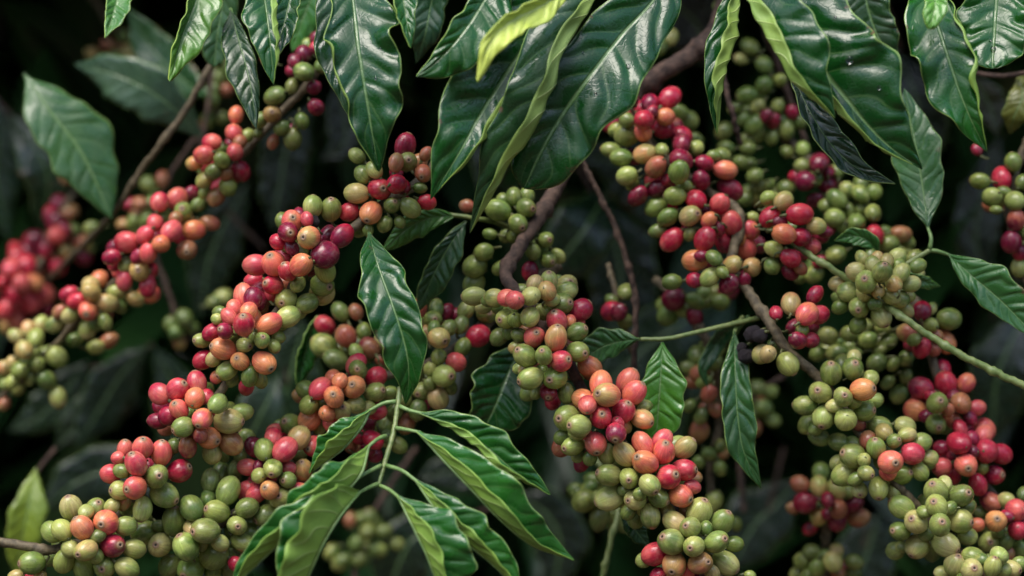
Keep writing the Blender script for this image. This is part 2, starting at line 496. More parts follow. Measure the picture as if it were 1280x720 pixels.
def build_cherries():
    fill()
    settle()
    print('cherries', len(ALL))
    for cl in CLUSTERS:
        b = BR[cl['branch']]
        root, poly = b['root'], b['poly']
        rl = world_loc(root)
        cen = Vector((0, 0, 0))
        locs = []
        for c in cl['items']:
            p = at(c['x'], c['y'], c['d'])
            locs.append(p); cen += p
        cen /= len(locs)
        node = near_on(poly, cen)
        V, F = [], []
        info = []
        for c, p in zip(cl['items'], locs):
            r = c['r'] * pxs(c['d'])
            me, el = random.choice(CH)
            cx, cy, R = cl['c']
            if c['nav']:
                nx, ny = c['nav']
                q = math.hypot(nx, ny)
                k = min(0.97, q / 1.04)
                ax = Vector((nx / max(q, 1e-6) * k, -math.sqrt(1 - k * k), -ny / max(q, 1e-6) * k))
            else:
                out = (p - node)
                out.y = abs(out.y) * 0.3 + 0.004
                out += Vector((random.gauss(0, .006), random.gauss(0.002, .004), random.gauss(-0.003, .006)))
                ax = out
            ax.normalize()
            # foreshortened ellipsoid: keep the drawn size
            side = math.hypot(ax.x, ax.z)
            sc = r * 1.04 / (1 + (el - 1) * 0.42 * side)
            base = p - ax * (sc * el * 0.95)
            q = near_on(poly, base)
            tgt = q.lerp(base, 0.02)
            if (tgt - base).length > 0.006: tgt = base + (tgt - base).normalized() * 0.006
            mid = base.lerp(tgt, 0.5) - ax * sc * 0.3
            v, f = tube_data([tgt - cen, mid - cen, base - cen], [0.0008, 0.0007, 0.0012], 5, 0.1, len(V))
            V += v; F += f
            info.append((c, p, ax, sc, me))
        co = mesh_obj('cherry_cluster', V, F, M_STALK, root)
        co.location = cen - rl
        for c, p, ax, sc, me in info:
            if c['c'] == 'p':
                o = bpy.data.objects.new('dried_cherry', DRIED)
            else:
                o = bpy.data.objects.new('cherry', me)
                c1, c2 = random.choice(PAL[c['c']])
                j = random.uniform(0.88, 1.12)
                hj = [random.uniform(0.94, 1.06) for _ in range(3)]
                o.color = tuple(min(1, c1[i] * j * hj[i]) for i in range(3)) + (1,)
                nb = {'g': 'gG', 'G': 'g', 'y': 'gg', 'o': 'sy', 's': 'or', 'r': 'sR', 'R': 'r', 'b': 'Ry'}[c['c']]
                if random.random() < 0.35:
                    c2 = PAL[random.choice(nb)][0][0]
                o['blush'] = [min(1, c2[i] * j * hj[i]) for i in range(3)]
            COL.objects.link(o)
            o.parent = co
            o.location = p - cen
            rot = ax.to_track_quat('Z', 'Y') @ Quaternion((0, 0, 1), random.uniform(0, 2 * PI))
            o.rotation_mode = 'QUATERNION'
            o.rotation_quaternion = rot
            o.scale = (sc * random.uniform(.95, 1.05), sc, sc)

# ------------------------------------------------------------------ leaves
M_DROP, _t, _b, _, _ = new_mat('rain_water')
_b.inputs['Transmission Weight'].default_value = 1.0
_b.inputs['Roughness'].default_value = 0.02
_b.inputs['IOR'].default_value = 1.33
WT = np.array([0, .04, .12, .24, .36, .48, .60, .72, .82, .89, .94, .975, 1.0])
WV = np.array([.03, .12, .42, .76, .94, 1.0, .95, .78, .54, .33, .18, .08, .0])
BLUNT = np.array([.03, .12, .42, .76, .94, 1.0, 1.0, .96, .86, .72, .55, .34, .0])
def smooth_w(t, blunt=False):
    # smooth lookup
    tt = np.clip(t + np.array([-0.02, 0, 0.02])[:, None], 0, 1)
    return np.mean([np.interp(q, WT, BLUNT if blunt else WV) for q in tt], axis=0) * (t < 1)

def leaf(parent, pts, A, B, col=(0.022, 0.075, 0.02), wave=14, nv=9, seed=None, blunt=False, pet=None, quilt=1.0, roll=0.0, detail=1.0, under_tint=None, flip=False, petr=0.0011, phase=None, drop=None, lean=0.0):
    """pts: (x, y, depth) along the midrib, base to tip.  A / B: (half width in photo px, angle, curl) of the
    two halves; for a leaf pointing down A is the right half.  Angles bend a half towards the viewer."""
    r_ = np.random.RandomState(seed if seed is not None else rng.randint(1e6))
    n = int(76 * detail) + 1
    ns = max(4, int(9 * detail))
    if lean:
        m0 = len(pts) - 1
        pts = [(a_, b_, c_ + lean * (0.4 - i_ / m0)) for i_, (a_, b_, c_) in enumerate(pts)]
    P3 = [at(*p) for p in pts]
    M = spline([tuple(p) for p in P3], n)
    T = np.gradient(M, axis=0); T /= np.linalg.norm(T, axis=1)[:, None]
    Vw = M - np.array(cam.location); Vw /= np.linalg.norm(Vw, axis=1)[:, None]
    P = np.cross(T, Vw); P /= np.linalg.norm(P, axis=1)[:, None]
    Nn = np.cross(T, P)
    if roll:
        cr, sr = math.cos(math.radians(roll)), math.sin(math.radians(roll))
        P, Nn = P * cr + Nn * sr, Nn * cr - P * sr
    t = np.linspace(0, 1, n)
    wt = smooth_w(t, blunt)
    k = pxs(np.mean([p[2] for p in pts]))
    rows = []
    ph0 = r_.uniform(0, 6) if phase is None else phase
    svals = np.linspace(0, 1, ns + 1)
    halves = []
    for side, spec in ((1, A), (-1, B)):
        W, a0, curl = spec[:3]
        f0 = spec[3] if len(spec) > 3 else None
        W = W * k
        low = 1 + 0.07 * np.sin(t * 17 + ph0 + side) + 0.05 * np.sin(t * 31 + ph0 * 2 + side)
        pos = np.array(M)
        grid = [np.array(M)]
        phs = r_.uniform(0, 6)
        lw = np.sin(t * nv * 0.62 * 2 * PI + phs) * 0.7 + np.sin(t * nv * 1.0 * 2 * PI + phs * 1.7) * 0.45 + 0.4 * np.sin(t * 9 + phs)
        for s0, s1 in zip(svals[:-1], svals[1:]):
            sm = (s0 + s1) / 2
            if f0 is None: bendv = curl * sm ** 2
            else:
                q = np.clip((sm - f0 - 0.05 * np.sin(t * 11 + phs)) / 0.24, 0, 1); bendv = curl * q * q * (3 - 2 * q)
            ang = np.radians(a0 + bendv + wave * 1.3 * lw * sm ** 1.6 * np.minimum(1, wt * 2))
            ds = W * wt * low * (s1 - s0)
            dirv = side * np.cos(ang)[:, None] * P + np.sin(ang)[:, None] * Nn
            # blade sweeps forward to the tip a little
            pos = pos + dirv * ds[:, None] + T * (ds * 0.10)[:, None]
            grid.append(np.array(pos))
        halves.append(grid)
    G = halves[1][::-1] + halves[0][1:]      # from B edge across the midrib to the A edge
    G = np.array(G)                          # (2ns+1, n, 3)
    S_ = np.concatenate([-svals[::-1], svals[1:]])
    # normals (upper side)
    dt = np.gradient(G, axis=1); dsv = np.gradient(G, axis=0)
    NR = np.cross(dt, dsv)
    ln = np.linalg.norm(NR, axis=2); NR /= np.maximum(ln, 1e-12)[..., None]
    # NR should agree with Nn on a flat leaf
    sg = np.sign((NR[ns] * Nn).sum(-1).mean())
    if abs(A[1] + B[1]) > 200: sg = -1.0
    # T x P = Nn and dsv ~ +P: cross(T, P) = Nn, so sign is +1 by construction
    NR = NR * 1.0
    # quilting between the side veins
    ss = np.abs(S_)[:, None]; tt = t[None]
    warp = 0.02 * np.sin(t * 19 + ph0) + 0.009 * np.sin(t * 43 + ph0 * 3)
    vph = (tt + warp[None] - 0.15 * ss ** 1.25) * 9.0 + np.where(S_ > 0, 0.38, 0.0)[:, None]
    fr = np.mod(vph, 1.0)
    amp = r_.uniform(0.35, 1.25, (2, 24))
    vi = np.clip(np.floor(vph).astype(int) + 3, 0, 23)
    am = np.where((S_ > 0)[:, None], amp[0][vi], amp[1][vi])
    h = np.sin(PI * fr) ** 1.1 * am
    h = h * np.minimum(1, ss * 2.2) * (1 - 0.85 * np.clip((ss - 0.75) / 0.25, 0, 1)) * np.minimum(1, wt * 1.6)[None]
    h2 = r_.randn(5, 9)
    G = G + NR * (h * 0.00135 * quilt)[..., None]
    lowf = np.sin(tt * 7 + ph0) * np.sin(ss * 3 + ph0) * 0.0012
    G = G + NR * (lowf * ss)[..., None]
    th = 0.00028
    top = G + NR * th; bot = G - NR * th
    m_, n_ = G.shape[:2]
    V = np.vstack([top.reshape(-1, 3), bot.reshape(-1, 3)])
    uv = np.stack([np.broadcast_to((t + warp)[None], (m_, n_)), np.broadcast_to((S_[:, None] + 1) / 2, (m_, n_))], -1).reshape(-1, 2)
    UV = np.vstack([uv, uv])
    idx = lambda i, j: i * n_ + j
    F, MI = [], []
    off = m_ * n_
    for i in range(m_ - 1):
        for j in range(n_ - 1):
            a, b_, c, d = idx(i, j), idx(i, j + 1), idx(i + 1, j + 1), idx(i + 1, j)
            F.append((a, b_, c, d)); MI.append(1 if flip else 0)
            F.append((off + c, off + b_, off + a, off + d)); MI.append(0 if flip else 1)
    for j in range(n_ - 1):
        F.append((idx(0, j + 1), idx(0, j), off + idx(0, j), off + idx(0, j + 1))); MI.append(1)
        q = m_ - 1
        F.append((idx(q, j), idx(q, j + 1), off + idx(q, j + 1), off + idx(q, j))); MI.append(1)
    org = M[0]
    o = mesh_obj('leaf', V - org, F, [M_LT, M_LU], parent, True, MI, UV)
    o.location = Vector(org) - world_loc(parent)
    j = r_.uniform(0.85, 1.15)
    o.color = (col[0] * j, col[1] * j, col[2] * j, 1)
    # midrib and leaf stalk, one tapered piece
    mr = [Vector(p) for p in M[: int(n * 0.97): 3]]
    nrm = [Vector(x) for x in NR[ns][: int(n * 0.97): 3]]
    mr = [p - q * 0.0007 for p, q in zip(mr, nrm)]
    rad = list(np.linspace(petr * 0.95, 0.0002, len(mr)))
    if pet:
        pp = spline([tuple(at(*p)) for p in pet] + [tuple(mr[0])], 7)
        pr = [Vector(p) for p in pp[:-1]]
        mr = pr + mr
        rad = list(np.linspace(petr * 1.35, petr, len(pr))) + rad
    Vt, Ft = tube_data([p - Vector(org) for p in mr], rad, 6)
    mesh_obj('midrib', Vt, Ft, M_MID, o)
    for (u_, s_, rd) in (drop or []):
        i_, j_ = int(round((s_ + 1) / 2 * (m_ - 1))), int(u_ * (n_ - 1))
        c_ = Vector(top[i_, j_]); q_ = Vector(NR[i_, j_])
        Vd, Fd = [], []
        rot = q_.to_track_quat('Z', 'Y')
        for a_ in range(7):
            ph = PI / 2 * a_ / 6
            for b2 in range(12):
                th2 = 2 * PI * b2 / 12
                Vd.append(rot @ Vector((rd * math.cos(ph) * math.cos(th2), rd * 1.2 * math.cos(ph) * math.sin(th2), rd * .55 * math.sin(ph) - rd * .05)))
        for a_ in range(6):
            for b2 in range(12):
                Fd.append((a_ * 12 + b2, a_ * 12 + (b2 + 1) % 12, (a_ + 1) * 12 + (b2 + 1) % 12, (a_ + 1) * 12 + b2))
        Fd.append(tuple(range(11, -1, -1)))
        dr = mesh_obj('water_drop', Vd, Fd, M_DROP, o)
        dr.location = c_ - Vector(org)
    return o
# ------------------------------------------------------------------ the branches (x, y in the photo, metres behind the focal plane)
branch('A', 'blurred left branch of pink and orange cherries running down from the dark top leaves',
       [(455, -30, .10), (425, 40, .10), (385, 105, .11), (352, 140, .12), (305, 190, .125), (272, 235, .13), (222, 275, .13), (170, 330, .14), (112, 380, .16), (75, 425, .18), (30, 470, .20), (-30, 520, .22)], [.0028, .0024, .0022, .002], M_TWIG)
branch('B', 'sharp front branch of red and green cherries ending in a bare stem at lower left',
       [(560, 195, .06), (520, 230, .035), (470, 262, .02), (425, 300, .015), (375, 345, .015), (345, 390, .012), (300, 440, .012), (283, 478, .012), (245, 530, .012), (205, 575, .012), (165, 625, .012), (120, 670, .01), (62, 687, .0), (30, 682, -.002), (-40, 672, .0)], [.0036, .003, .0026, .0026, .003, .0028], M_TWIG)
branch('C', 'branch of orange and green cherries behind the leafy sprig at lower centre',
       [(700, 330, .085), (640, 375, .08), (590, 420, .075), (545, 450, .07), (490, 468, .07), (430, 490, .06), (395, 540, .05), (360, 580, .045), (320, 620, .04), (270, 660, .035), (230, 700, .035), (190, 745, .035)], [.004, .003, .0026, .0026], M_TWIG)
branch('D', 'woody brown centre branch hung with orange and green cherries down to the bottom edge',
       [(735, 160, .10), (705, 215, .085), (680, 262, .07), (652, 305, .05), (632, 345, .03), (655, 372, .022), (690, 420, .018), (712, 455, .014), (735, 500, .014), (770, 545, .014), (805, 590, .014), (845, 640, .014), (870, 690, .014), (890, 745, .014)], [.0052, .0048, .0038, .0034, .003, .003], M_BARK)
branch('E', 'brown right branch with red cherries above and green cherries at the lower right corner',
       [(770, 120, .10), (800, 165, .10), (850, 215, .095), (893, 245, .09), (925, 270, .075), (915, 330, .06), (938, 368, .05), (960, 400, .04), (985, 438, .035), (1025, 475, .035), (1060, 520, .035), (1092, 565, .035), (1120, 605, .03), (1150, 637, .035), (1185, 675, .035), (1225, 710, .035), (1260, 745, .035)], [.004, .0032, .0034, .003, .0028], M_TWIG)
branch('F', 'smooth green stem crossing to the right edge with one cluster of pale green cherries',
       [(970, 285, .07), (1003, 312, .05), (1030, 330, .04), (1058, 348, .04), (1090, 372, .04), (1122, 392, .02), (1160, 418, .015), (1200, 443, .012), (1240, 463, .012), (1290, 487, .012), (1340, 512, .012)], [.0021, .0021, .0023, .0024], M_GREEN)
branch('G', 'soft right-hand branch of green, red and orange cherries behind the smooth green stem',
       [(960, 150, .20), (1010, 200, .18), (1050, 260, .15), (1100, 320, .13), (1150, 390, .10), (1165, 450, .09), (1185, 500, .085), (1205, 560, .085), (1235, 610, .085), (1270, 650, .085), (1320, 690, .09)], [.0035, .003, .0028], M_TWIG)
branch('H', 'short branch of mixed cherries hanging at the right edge below the notched leaf',
       [(1300, 150, .10), (1270, 210, .10), (1262, 270, .10), (1280, 340, .10), (1300, 400, .10)], [.003, .0025], M_TWIG)
branch('I', 'thick grey-brown branch with shaded green cherries at top right behind the hanging leaves',
       [(1015, 205, .2), (990, 130, .2), (965, 60, .19), (945, -10, .15), (915, -12, .12), (893, 40, .12), (862, 70, .12), (828, 90, .12), (805, 112, .13), (770, 150, .15)], [.002, .0022, .004, .0062, .0062, .0058], M_BARK)
branch('J', 'low blurred branch of dull red and green cherries left of the pale green cluster',
       [(1040, 620, .165), (1038, 635, .165), (1033, 650, .15), (1032, 690, .16), (1035, 750, .16)], [.0032, .0028], M_TWIG)
branch('K', 'shaded branch of dark red and green cherries right of the thin dry twig',
       [(820, 350, .17), (850, 375, .15), (880, 420, .14), (893, 460, .15), (900, 520, .17), (888, 590, .17), (893, 650, .17), (900, 740, .17)], [.003, .0028], M_TWIG)
branch('L', 'dim twig of dark green cherries standing behind the lowest centre clusters',
       [(735, 560, .15), (760, 600, .13), (772, 635, .10), (762, 680, .09), (748, 745, .09)], [.0018, .002], M_GREEN)
branch('M', 'far blurred branch of crimson cherries at the left edge under the broad pale leaf',
       [(120, 200, .46), (80, 260, .42), (55, 320, .40), (20, 370, .39), (-30, 420, .39)], [.003, .003], M_TWIG)
branch('N', 'far blurred branch with few red and cream cherries above the broad left leaf',
       [(100, -30, .55), (140, 30, .52), (180, 60, .5), (230, 90, .5)], [.003, .003], M_TWIG)
branch('O', 'shaded branch with one red cherry pair beside the thin dry twig in the centre',
       [(760, 330, .13), (768, 360, .12), (778, 395, .12), (790, 440, .13)], [.002, .002], M_TWIG)

branch('P', 'far dim branch of dull green cherries between the left twig and front branch',
       [(300, 40, .34), (280, 95, .34), (262, 150, .33), (215, 215, .33), (190, 290, .33), (215, 380, .33), (228, 430, .33)], [.002, .002], M_BARK)
branch('Q', 'deep dim branch of dark green cherries low in the gap below the curled sprig',
       [(520, 560, .36), (480, 620, .35), (450, 680, .35), (440, 760, .35)], [.002, .002], M_BARK)
branch('S', 'deep dim branch of dark cherries behind the broken black stub right of centre',
       [(980, 470, .3), (940, 500, .3), (925, 560, .3), (930, 640, .3)], [.002, .002], M_BARK)
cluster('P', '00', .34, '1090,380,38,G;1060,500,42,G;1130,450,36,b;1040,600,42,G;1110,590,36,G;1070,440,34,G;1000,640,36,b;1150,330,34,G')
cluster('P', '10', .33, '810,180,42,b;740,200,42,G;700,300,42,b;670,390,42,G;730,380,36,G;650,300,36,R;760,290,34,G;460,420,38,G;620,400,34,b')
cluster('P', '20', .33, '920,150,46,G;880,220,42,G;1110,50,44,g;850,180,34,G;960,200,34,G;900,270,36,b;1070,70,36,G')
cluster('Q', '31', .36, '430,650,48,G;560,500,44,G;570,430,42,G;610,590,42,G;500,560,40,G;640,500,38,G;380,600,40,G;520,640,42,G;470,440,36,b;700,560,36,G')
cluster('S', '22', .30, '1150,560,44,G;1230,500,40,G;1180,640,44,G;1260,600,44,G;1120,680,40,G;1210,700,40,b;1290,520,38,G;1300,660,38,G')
# --- A: blurred left branch
cluster('A', '01', .10, '190,305,35,R;235,270,45,R;305,195,38,R;295,240,32,R;240,360,52,G;290,438,38,R;300,535,42,R;95,480,52,G;80,570,45,b,85,565;180,430,38,G;230,605,40,G;185,695,50,G;85,710,35,b;10,665,25,G;20,600,40,G;130,640,38,G;330,330,40,G;60,300,38,R')
cluster('A', '10', .11, '1205,135,52,R;1110,80,42,G;1020,55,50,s;1060,-10,45,s;1175,40,42,s;975,95,42,o;1180,-145,42,s;1235,-40,38,g;1170,-55,45,s;1065,140,42,G;1140,212,48,g;1020,180,42,y;1080,265,45,b;1020,245,30,G;1200,-10,36,b;1130,150,36,b')
cluster('A', '10', .12, '885,275,55,s;797,290,48,s;917,338,48,G,917,325;813,370,44,G;857,435,53,s;970,430,53,o;935,530,52,b,940,540;740,545,48,s;805,500,45,o;725,455,47,s;775,395,45,s;635,490,60,s;560,565,45,r;630,602,38,G;697,632,52,o,700,632;620,685,45,s;740,710,50,s;990,305,36,G;955,245,35,R;1050,395,45,b;575,605,35,R;690,560,38,R;880,370,35,b')
cluster('A', '20', .155, '440,115,50,o,440,130;530,75,55,y;385,65,48,r;345,30,45,r;455,20,50,y;495,-40,48,o;455,-15,45,y;580,20,40,g;675,55,42,y;745,30,50,o;525,170,42,G;350,135,42,g;435,205,48,g;275,180,45,g;300,120,40,b;600,90,38,G;480,180,36,G')
cluster('A', '20', .19, '285,345,55,g;180,250,48,g;120,310,50,y;200,185,45,y;140,205,40,y;185,380,45,g;100,410,45,g;235,460,48,G;290,545,52,g;480,295,40,g;545,265,45,b;30,480,35,g;60,380,40,y;20,580,35,b;80,240,42,y;60,470,40,g;20,400,42,y;150,450,36,G;375,260,38,G')
cluster('M', '10', .42, '290,300,45,R;280,390,48,R;350,345,42,b;285,460,48,s;225,540,50,R;165,480,50,R;200,630,50,b;290,615,45,r;340,545,40,y;405,490,45,b;415,565,45,R;330,165,35,b;250,350,40,R;320,430,40,R;240,600,36,R;370,430,36,G')
cluster('M', '10', .39, '90,570,55,r;130,610,55,r;60,620,50,s;110,700,50,s;170,695,45,o;50,740,50,r;140,790,55,r;215,750,55,s;80,760,50,r;235,820,40,R;30,830,50,r;80,870,50,s;20,690,45,r;130,540,45,R;40,900,45,b')
cluster('N', '00', .5, '690,160,50,R;760,165,42,y;645,265,40,y;540,220,35,b;460,265,35,y;820,290,35,y;620,180,35,G;720,230,40,R;580,280,35,G')

# --- B: sharp front branch
cluster('B', '11', .025, '618,225,57,r,637,225;703,200,50,r;575,343,58,o,560,380;680,307,42,G,695,290;770,318,52,G;503,247,58,y;592,130,42,g;535,152,46,g;468,340,50,r;745,10,58,R;755,90,50,G,765,85;835,145,45,b,830,165;700,95,45,b;850,50,35,b;505,60,42,G;645,400,42,G;525,420,45,G;855,290,42,r;735,215,40,R;560,430,30,G;820,220,32,G;720,390,30,G')
cluster('B', '11', .012, '265,468,58,o,245,468;88,600,62,s,75,560;225,605,58,o;158,637,48,r,140,600;375,328,57,g,378,280;430,460,60,R;345,555,70,R;345,632,58,g;330,705,60,g,370,715;160,442,52,R,175,445;283,312,53,g;180,385,55,s,190,370;0,605,60,s;110,490,42,r;85,705,50,s,55,695;255,375,35,r;290,390,32,p;180,520,38,R;210,700,40,g;20,730,45,r')
cluster('B', '20', .012, '1220,182,58,s,1220,140;1115,303,60,o,1065,290;1265,50,52,R;1220,45,60,s;1222,285,42,g,1250,290;1200,367,47,o,1190,350;1135,413,53,g,1095,440;1125,215,42,R,1105,205;1145,145,45,s;1172,102,42,s;1245,115,45,o;1060,220,48,r;1010,262,42,g,980,262;1018,360,52,r;1068,355,40,y;1085,155,30,g;1320,373,60,o,1355,400;1345,180,62,o;1310,262,42,g,1320,245;1250,440,50,G;1370,290,35,g,1390,320;1390,245,35,g;1440,145,57,g;1430,58,55,g,1415,75;1535,78,52,g;1610,25,62,g,1650,0;1295,65,45,R;1365,10,50,s;1275,250,35,g;1285,450,38,g;1085,445,35,o;1270,150,45,o;1305,465,35,g;1160,460,35,G')
cluster('B', '20', .012, '975,550,52,o;888,507,58,s,925,475;895,607,50,s,880,578;800,530,55,s;985,475,55,s;1012,653,52,o,997,685;1143,665,68,y,1210,668;1088,578,50,g;840,640,50,r;790,665,48,R;915,695,55,g,870,712;1210,620,52,g;1035,545,38,s;1120,590,25,g;1045,750,58,o,1090,765;1155,775,60,b;940,795,52,b;1060,825,52,g;870,790,40,G;1000,735,40,b')
cluster('B', '30', .006, '680,160,62,s,665,110;783,222,62,g,803,215;675,278,58,o,645,283;807,105,60,o,815,48;713,80,55,s,720,35;625,90,48,s,630,45;897,195,62,r,950,170;555,208,52,r;610,195,42,G;600,292,52,g,560,290;822,315,68,g,880,340;712,385,55,g,703,440;590,130,35,s;620,350,42,o;700,240,40,s;635,385,40,g')
cluster('B', '30', .0, '532,450,62,s,520,455;562,570,65,r,605,560;410,478,58,o,380,430;430,592,58,y,405,605;355,380,60,g,345,325;478,388,58,g,500,350;310,490,55,g;260,500,55,g;352,585,48,g;628,470,52,g;670,585,55,g;525,672,58,g,520,680;320,645,58,g;415,685,55,g;635,680,58,g;560,370,40,g;160,655,62,G,105,655;80,725,40,y;430,400,40,g;490,520,38,G;480,620,40,g;200,725,36,y')

# --- C
cluster('C', '30', .025, '1140,295,68,G;1085,398,62,G,1040,380;1028,495,68,G,975,495;930,575,70,G,900,515;870,445,68,G,875,380;800,565,60,g,790,558;725,505,65,G;1053,245,55,G;958,380,62,G;1072,618,75,g,1115,575;1185,467,50,G,1195,468;1235,380,55,G;955,685,68,g,930,710;850,670,60,G;1210,550,55,G,1255,575;1145,690,55,G;1100,555,45,g;1040,330,40,G;955,480,40,y;1010,430,35,y;1180,660,40,r;1065,700,45,G;1250,500,35,G;720,430,40,G;800,470,38,G;1010,560,40,G;1240,640,45,b;1180,185,45,G')
cluster('C', '31', .03, '145,88,62,r;235,190,52,o,232,152;122,328,58,G,118,315;288,70,52,s,268,80;40,88,55,g;85,182,48,G,82,205;160,240,44,G,140,240;68,290,48,o,50,275;-40,300,56,s;-40,175,48,s;215,30,58,y;88,30,50,s;55,415,62,G,5,440;15,218,40,g;0,310,50,s;25,515,50,G;-10,75,50,R;215,290,40,s;165,180,34,s;10,170,30,R;60,490,30,R;180,385,40,s;-80,120,35,G;130,430,35,R')
cluster('C', '21', .045, '490,495,57,o,485,482;390,545,55,o,390,532;320,503,58,s;385,450,42,o;420,465,40,o;510,408,48,G,510,405;500,380,52,s;600,445,52,r;595,522,55,g,632,510;270,655,60,o;265,585,52,g;430,615,48,y,435,595;355,628,42,o;500,585,45,g;385,680,48,s;175,680,55,g,150,665;600,615,50,r;665,525,40,g;320,700,35,g;250,510,50,G;90,715,40,s;560,600,38,g;340,590,36,G;120,690,38,G')
cluster('C', '21', .10, '345,188,52,r;450,240,55,b;425,120,50,G;340,290,65,G;400,360,60,G;568,300,55,b;500,120,40,b;540,215,40,G;500,320,40,g;660,310,50,g;672,405,42,G;625,270,40,g;560,340,36,G;460,310,34,G;700,200,40,G')
cluster('C', '21', .07, '910,552,55,y;940,440,58,g,975,440;915,250,55,y,945,265;1000,370,50,s;915,345,40,g;1110,240,58,r;900,105,45,G;885,155,45,g,895,155;965,200,42,G;1025,185,42,G;1050,110,48,G;1150,130,50,g,1165,125;955,120,40,R;1035,295,45,G;815,100,45,s;875,410,40,g;830,515,48,G,810,530;810,610,50,G;970,495,38,G;695,620,45,G;750,680,50,b;645,690,48,g;575,670,45,R;890,200,36,G;800,180,36,b;870,480,36,G;740,560,40,G')
cluster('C', '31', .07, '585,40,50,r;515,25,40,r;520,150,40,b;710,65,45,g;590,110,42,R;470,60,40,b;560,85,36,R;660,20,38,G')

# --- D
cluster('D', '12', .075, '70,320,50,G,100,325;75,260,42,G;10,265,45,G;30,400,50,g,50,420;168,478,42,G,185,480;105,538,42,G;180,578,42,G,200,590;230,560,38,g;90,635,45,R;-70,330,60,G;-140,540,45,G;-185,610,60,G;-190,700,55,g;-45,280,35,G;-225,310,35,b;10,460,36,G;150,520,34,G;-110,450,34,G;-60,620,40,G')
cluster('D', '22', .012, '240,80,62,g,283,72;175,15,50,y;95,40,50,g;15,60,48,s;275,15,48,g;90,145,50,g;155,120,40,g;-30,155,50,g,-60,160;-85,50,50,g;-25,50,48,s;-190,40,55,g;185,-35,48,y,185,-75;115,-20,45,y;275,-15,52,y,290,-30;15,160,40,g;-65,245,45,G;200,60,38,y;-110,60,40,G;-10,220,38,G')
cluster('D', '22', .008, '225,165,58,s,210,120;220,250,62,o,228,195;345,110,58,r;325,220,52,G,365,200;110,245,55,s,120,225;245,365,55,s,280,355;328,318,55,G,360,325;160,338,48,g,150,315;65,338,60,g,30,310;92,452,62,g,38,468;215,448,60,g,190,457;390,395,60,b;35,235,38,G;182,520,45,R,180,545;272,525,48,G;290,165,32,o;20,300,35,y;60,410,30,y;120,525,32,G;390,430,36,b;150,420,38,G;40,400,34,G')
cluster('D', '22', .005, '475,535,65,o,432,525;378,585,48,s;557,618,60,r,580,575;445,645,56,r,448,628;445,478,60,o;612,525,60,o,650,480;578,465,60,s;355,555,55,o;650,655,55,y,690,672;335,690,60,g,290,685;275,650,65,g,235,650;305,790,55,g,265,800;418,778,58,s,422,820;520,725,52,r,515,755;250,745,40,G;475,830,50,g;660,590,38,g;330,720,45,g;525,680,40,r;390,850,38,G;560,690,40,o;420,560,38,o;330,840,34,G')
cluster('D', '32', .004, '760,100,60,o,765,58;667,152,65,s,628,125;562,112,60,y;783,225,62,s,815,208;585,230,52,g,582,236;485,215,62,g,430,200;688,265,55,g,715,297;858,190,60,s,912,185;655,62,60,s;865,78,55,y,905,40;750,40,52,s;617,340,55,g,580,340;492,328,72,g;843,320,60,o,888,335;692,420,58,g,705,480;735,330,50,G,775,350;900,275,42,s;583,400,42,G;560,290,36,G;640,310,36,G')
cluster('D', '32', .004, '797,550,68,g,750,520;892,478,54,g,867,465;910,572,54,g,888,575;1022,550,62,g,1055,530;935,400,70,g,960,340;1050,450,62,g,1080,400;815,450,58,y;715,610,65,r;812,665,62,o,795,692;940,655,60,b,970,645;1068,655,65,g,1120,690;1110,560,45,G;660,640,40,g;780,395,38,y;730,715,40,r;870,390,35,b;1190,720,30,g;1000,705,42,y;970,480,36,G;880,700,40,s')
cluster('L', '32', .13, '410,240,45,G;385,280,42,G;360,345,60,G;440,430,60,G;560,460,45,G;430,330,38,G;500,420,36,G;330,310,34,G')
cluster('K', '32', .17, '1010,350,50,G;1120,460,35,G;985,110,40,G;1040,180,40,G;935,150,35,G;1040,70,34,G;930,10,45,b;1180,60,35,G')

# --- E
cluster('E', '02', .10, '790,488,55,r;690,518,48,R;660,600,52,r;768,585,45,o;755,640,55,r;845,680,55,R;655,660,48,s;575,600,40,G;575,675,60,G;590,490,45,R;520,650,38,G;700,560,35,R;560,560,36,b')
cluster('I', '02', .17, '735,235,48,G;790,185,45,g;735,160,42,G;650,215,40,g;648,320,58,G;580,390,34,G;840,560,40,G;880,600,50,G;920,700,40,G;700,270,34,G;620,260,34,G')
cluster('E', '12', .09, '665,50,52,y;720,115,55,b;545,68,48,G;495,30,45,G;575,160,50,g;630,260,52,R;725,225,45,R;835,140,55,G;845,80,60,R;960,95,45,R;945,180,48,R;1065,130,55,s;1090,225,60,R;750,30,35,G;780,180,35,R;920,20,38,G;850,0,50,R;600,200,34,G;1010,60,34,G')
cluster('E', '12', .08, '920,280,52,r;890,360,55,y,920,350;815,260,50,g;720,315,52,g;780,365,48,G;1040,300,52,s;985,380,42,o;1100,395,58,s;800,478,58,r;965,475,58,r;1060,490,52,r;1195,430,45,s;1170,520,55,s;728,435,42,G;890,450,35,G;860,210,40,G;1205,365,30,g;880,420,34,R;1030,430,38,R;1140,470,34,o')
cluster('E', '12', .06, '915,585,58,o;1010,570,40,G;1100,605,48,y;1200,615,48,y;990,665,50,g;915,680,42,R;1085,700,50,R;950,560,34,R;800,690,45,G;1050,640,34,G;1160,680,36,R')
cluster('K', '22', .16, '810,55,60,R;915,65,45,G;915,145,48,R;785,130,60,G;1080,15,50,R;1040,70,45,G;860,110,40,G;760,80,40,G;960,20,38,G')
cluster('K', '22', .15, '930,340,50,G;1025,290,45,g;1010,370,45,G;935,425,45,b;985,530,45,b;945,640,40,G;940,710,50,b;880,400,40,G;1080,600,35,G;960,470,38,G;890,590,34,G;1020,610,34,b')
cluster('O', '22', .12, '500,115,52,R;535,120,45,R;565,165,42,G;570,20,42,G;500,60,34,G')
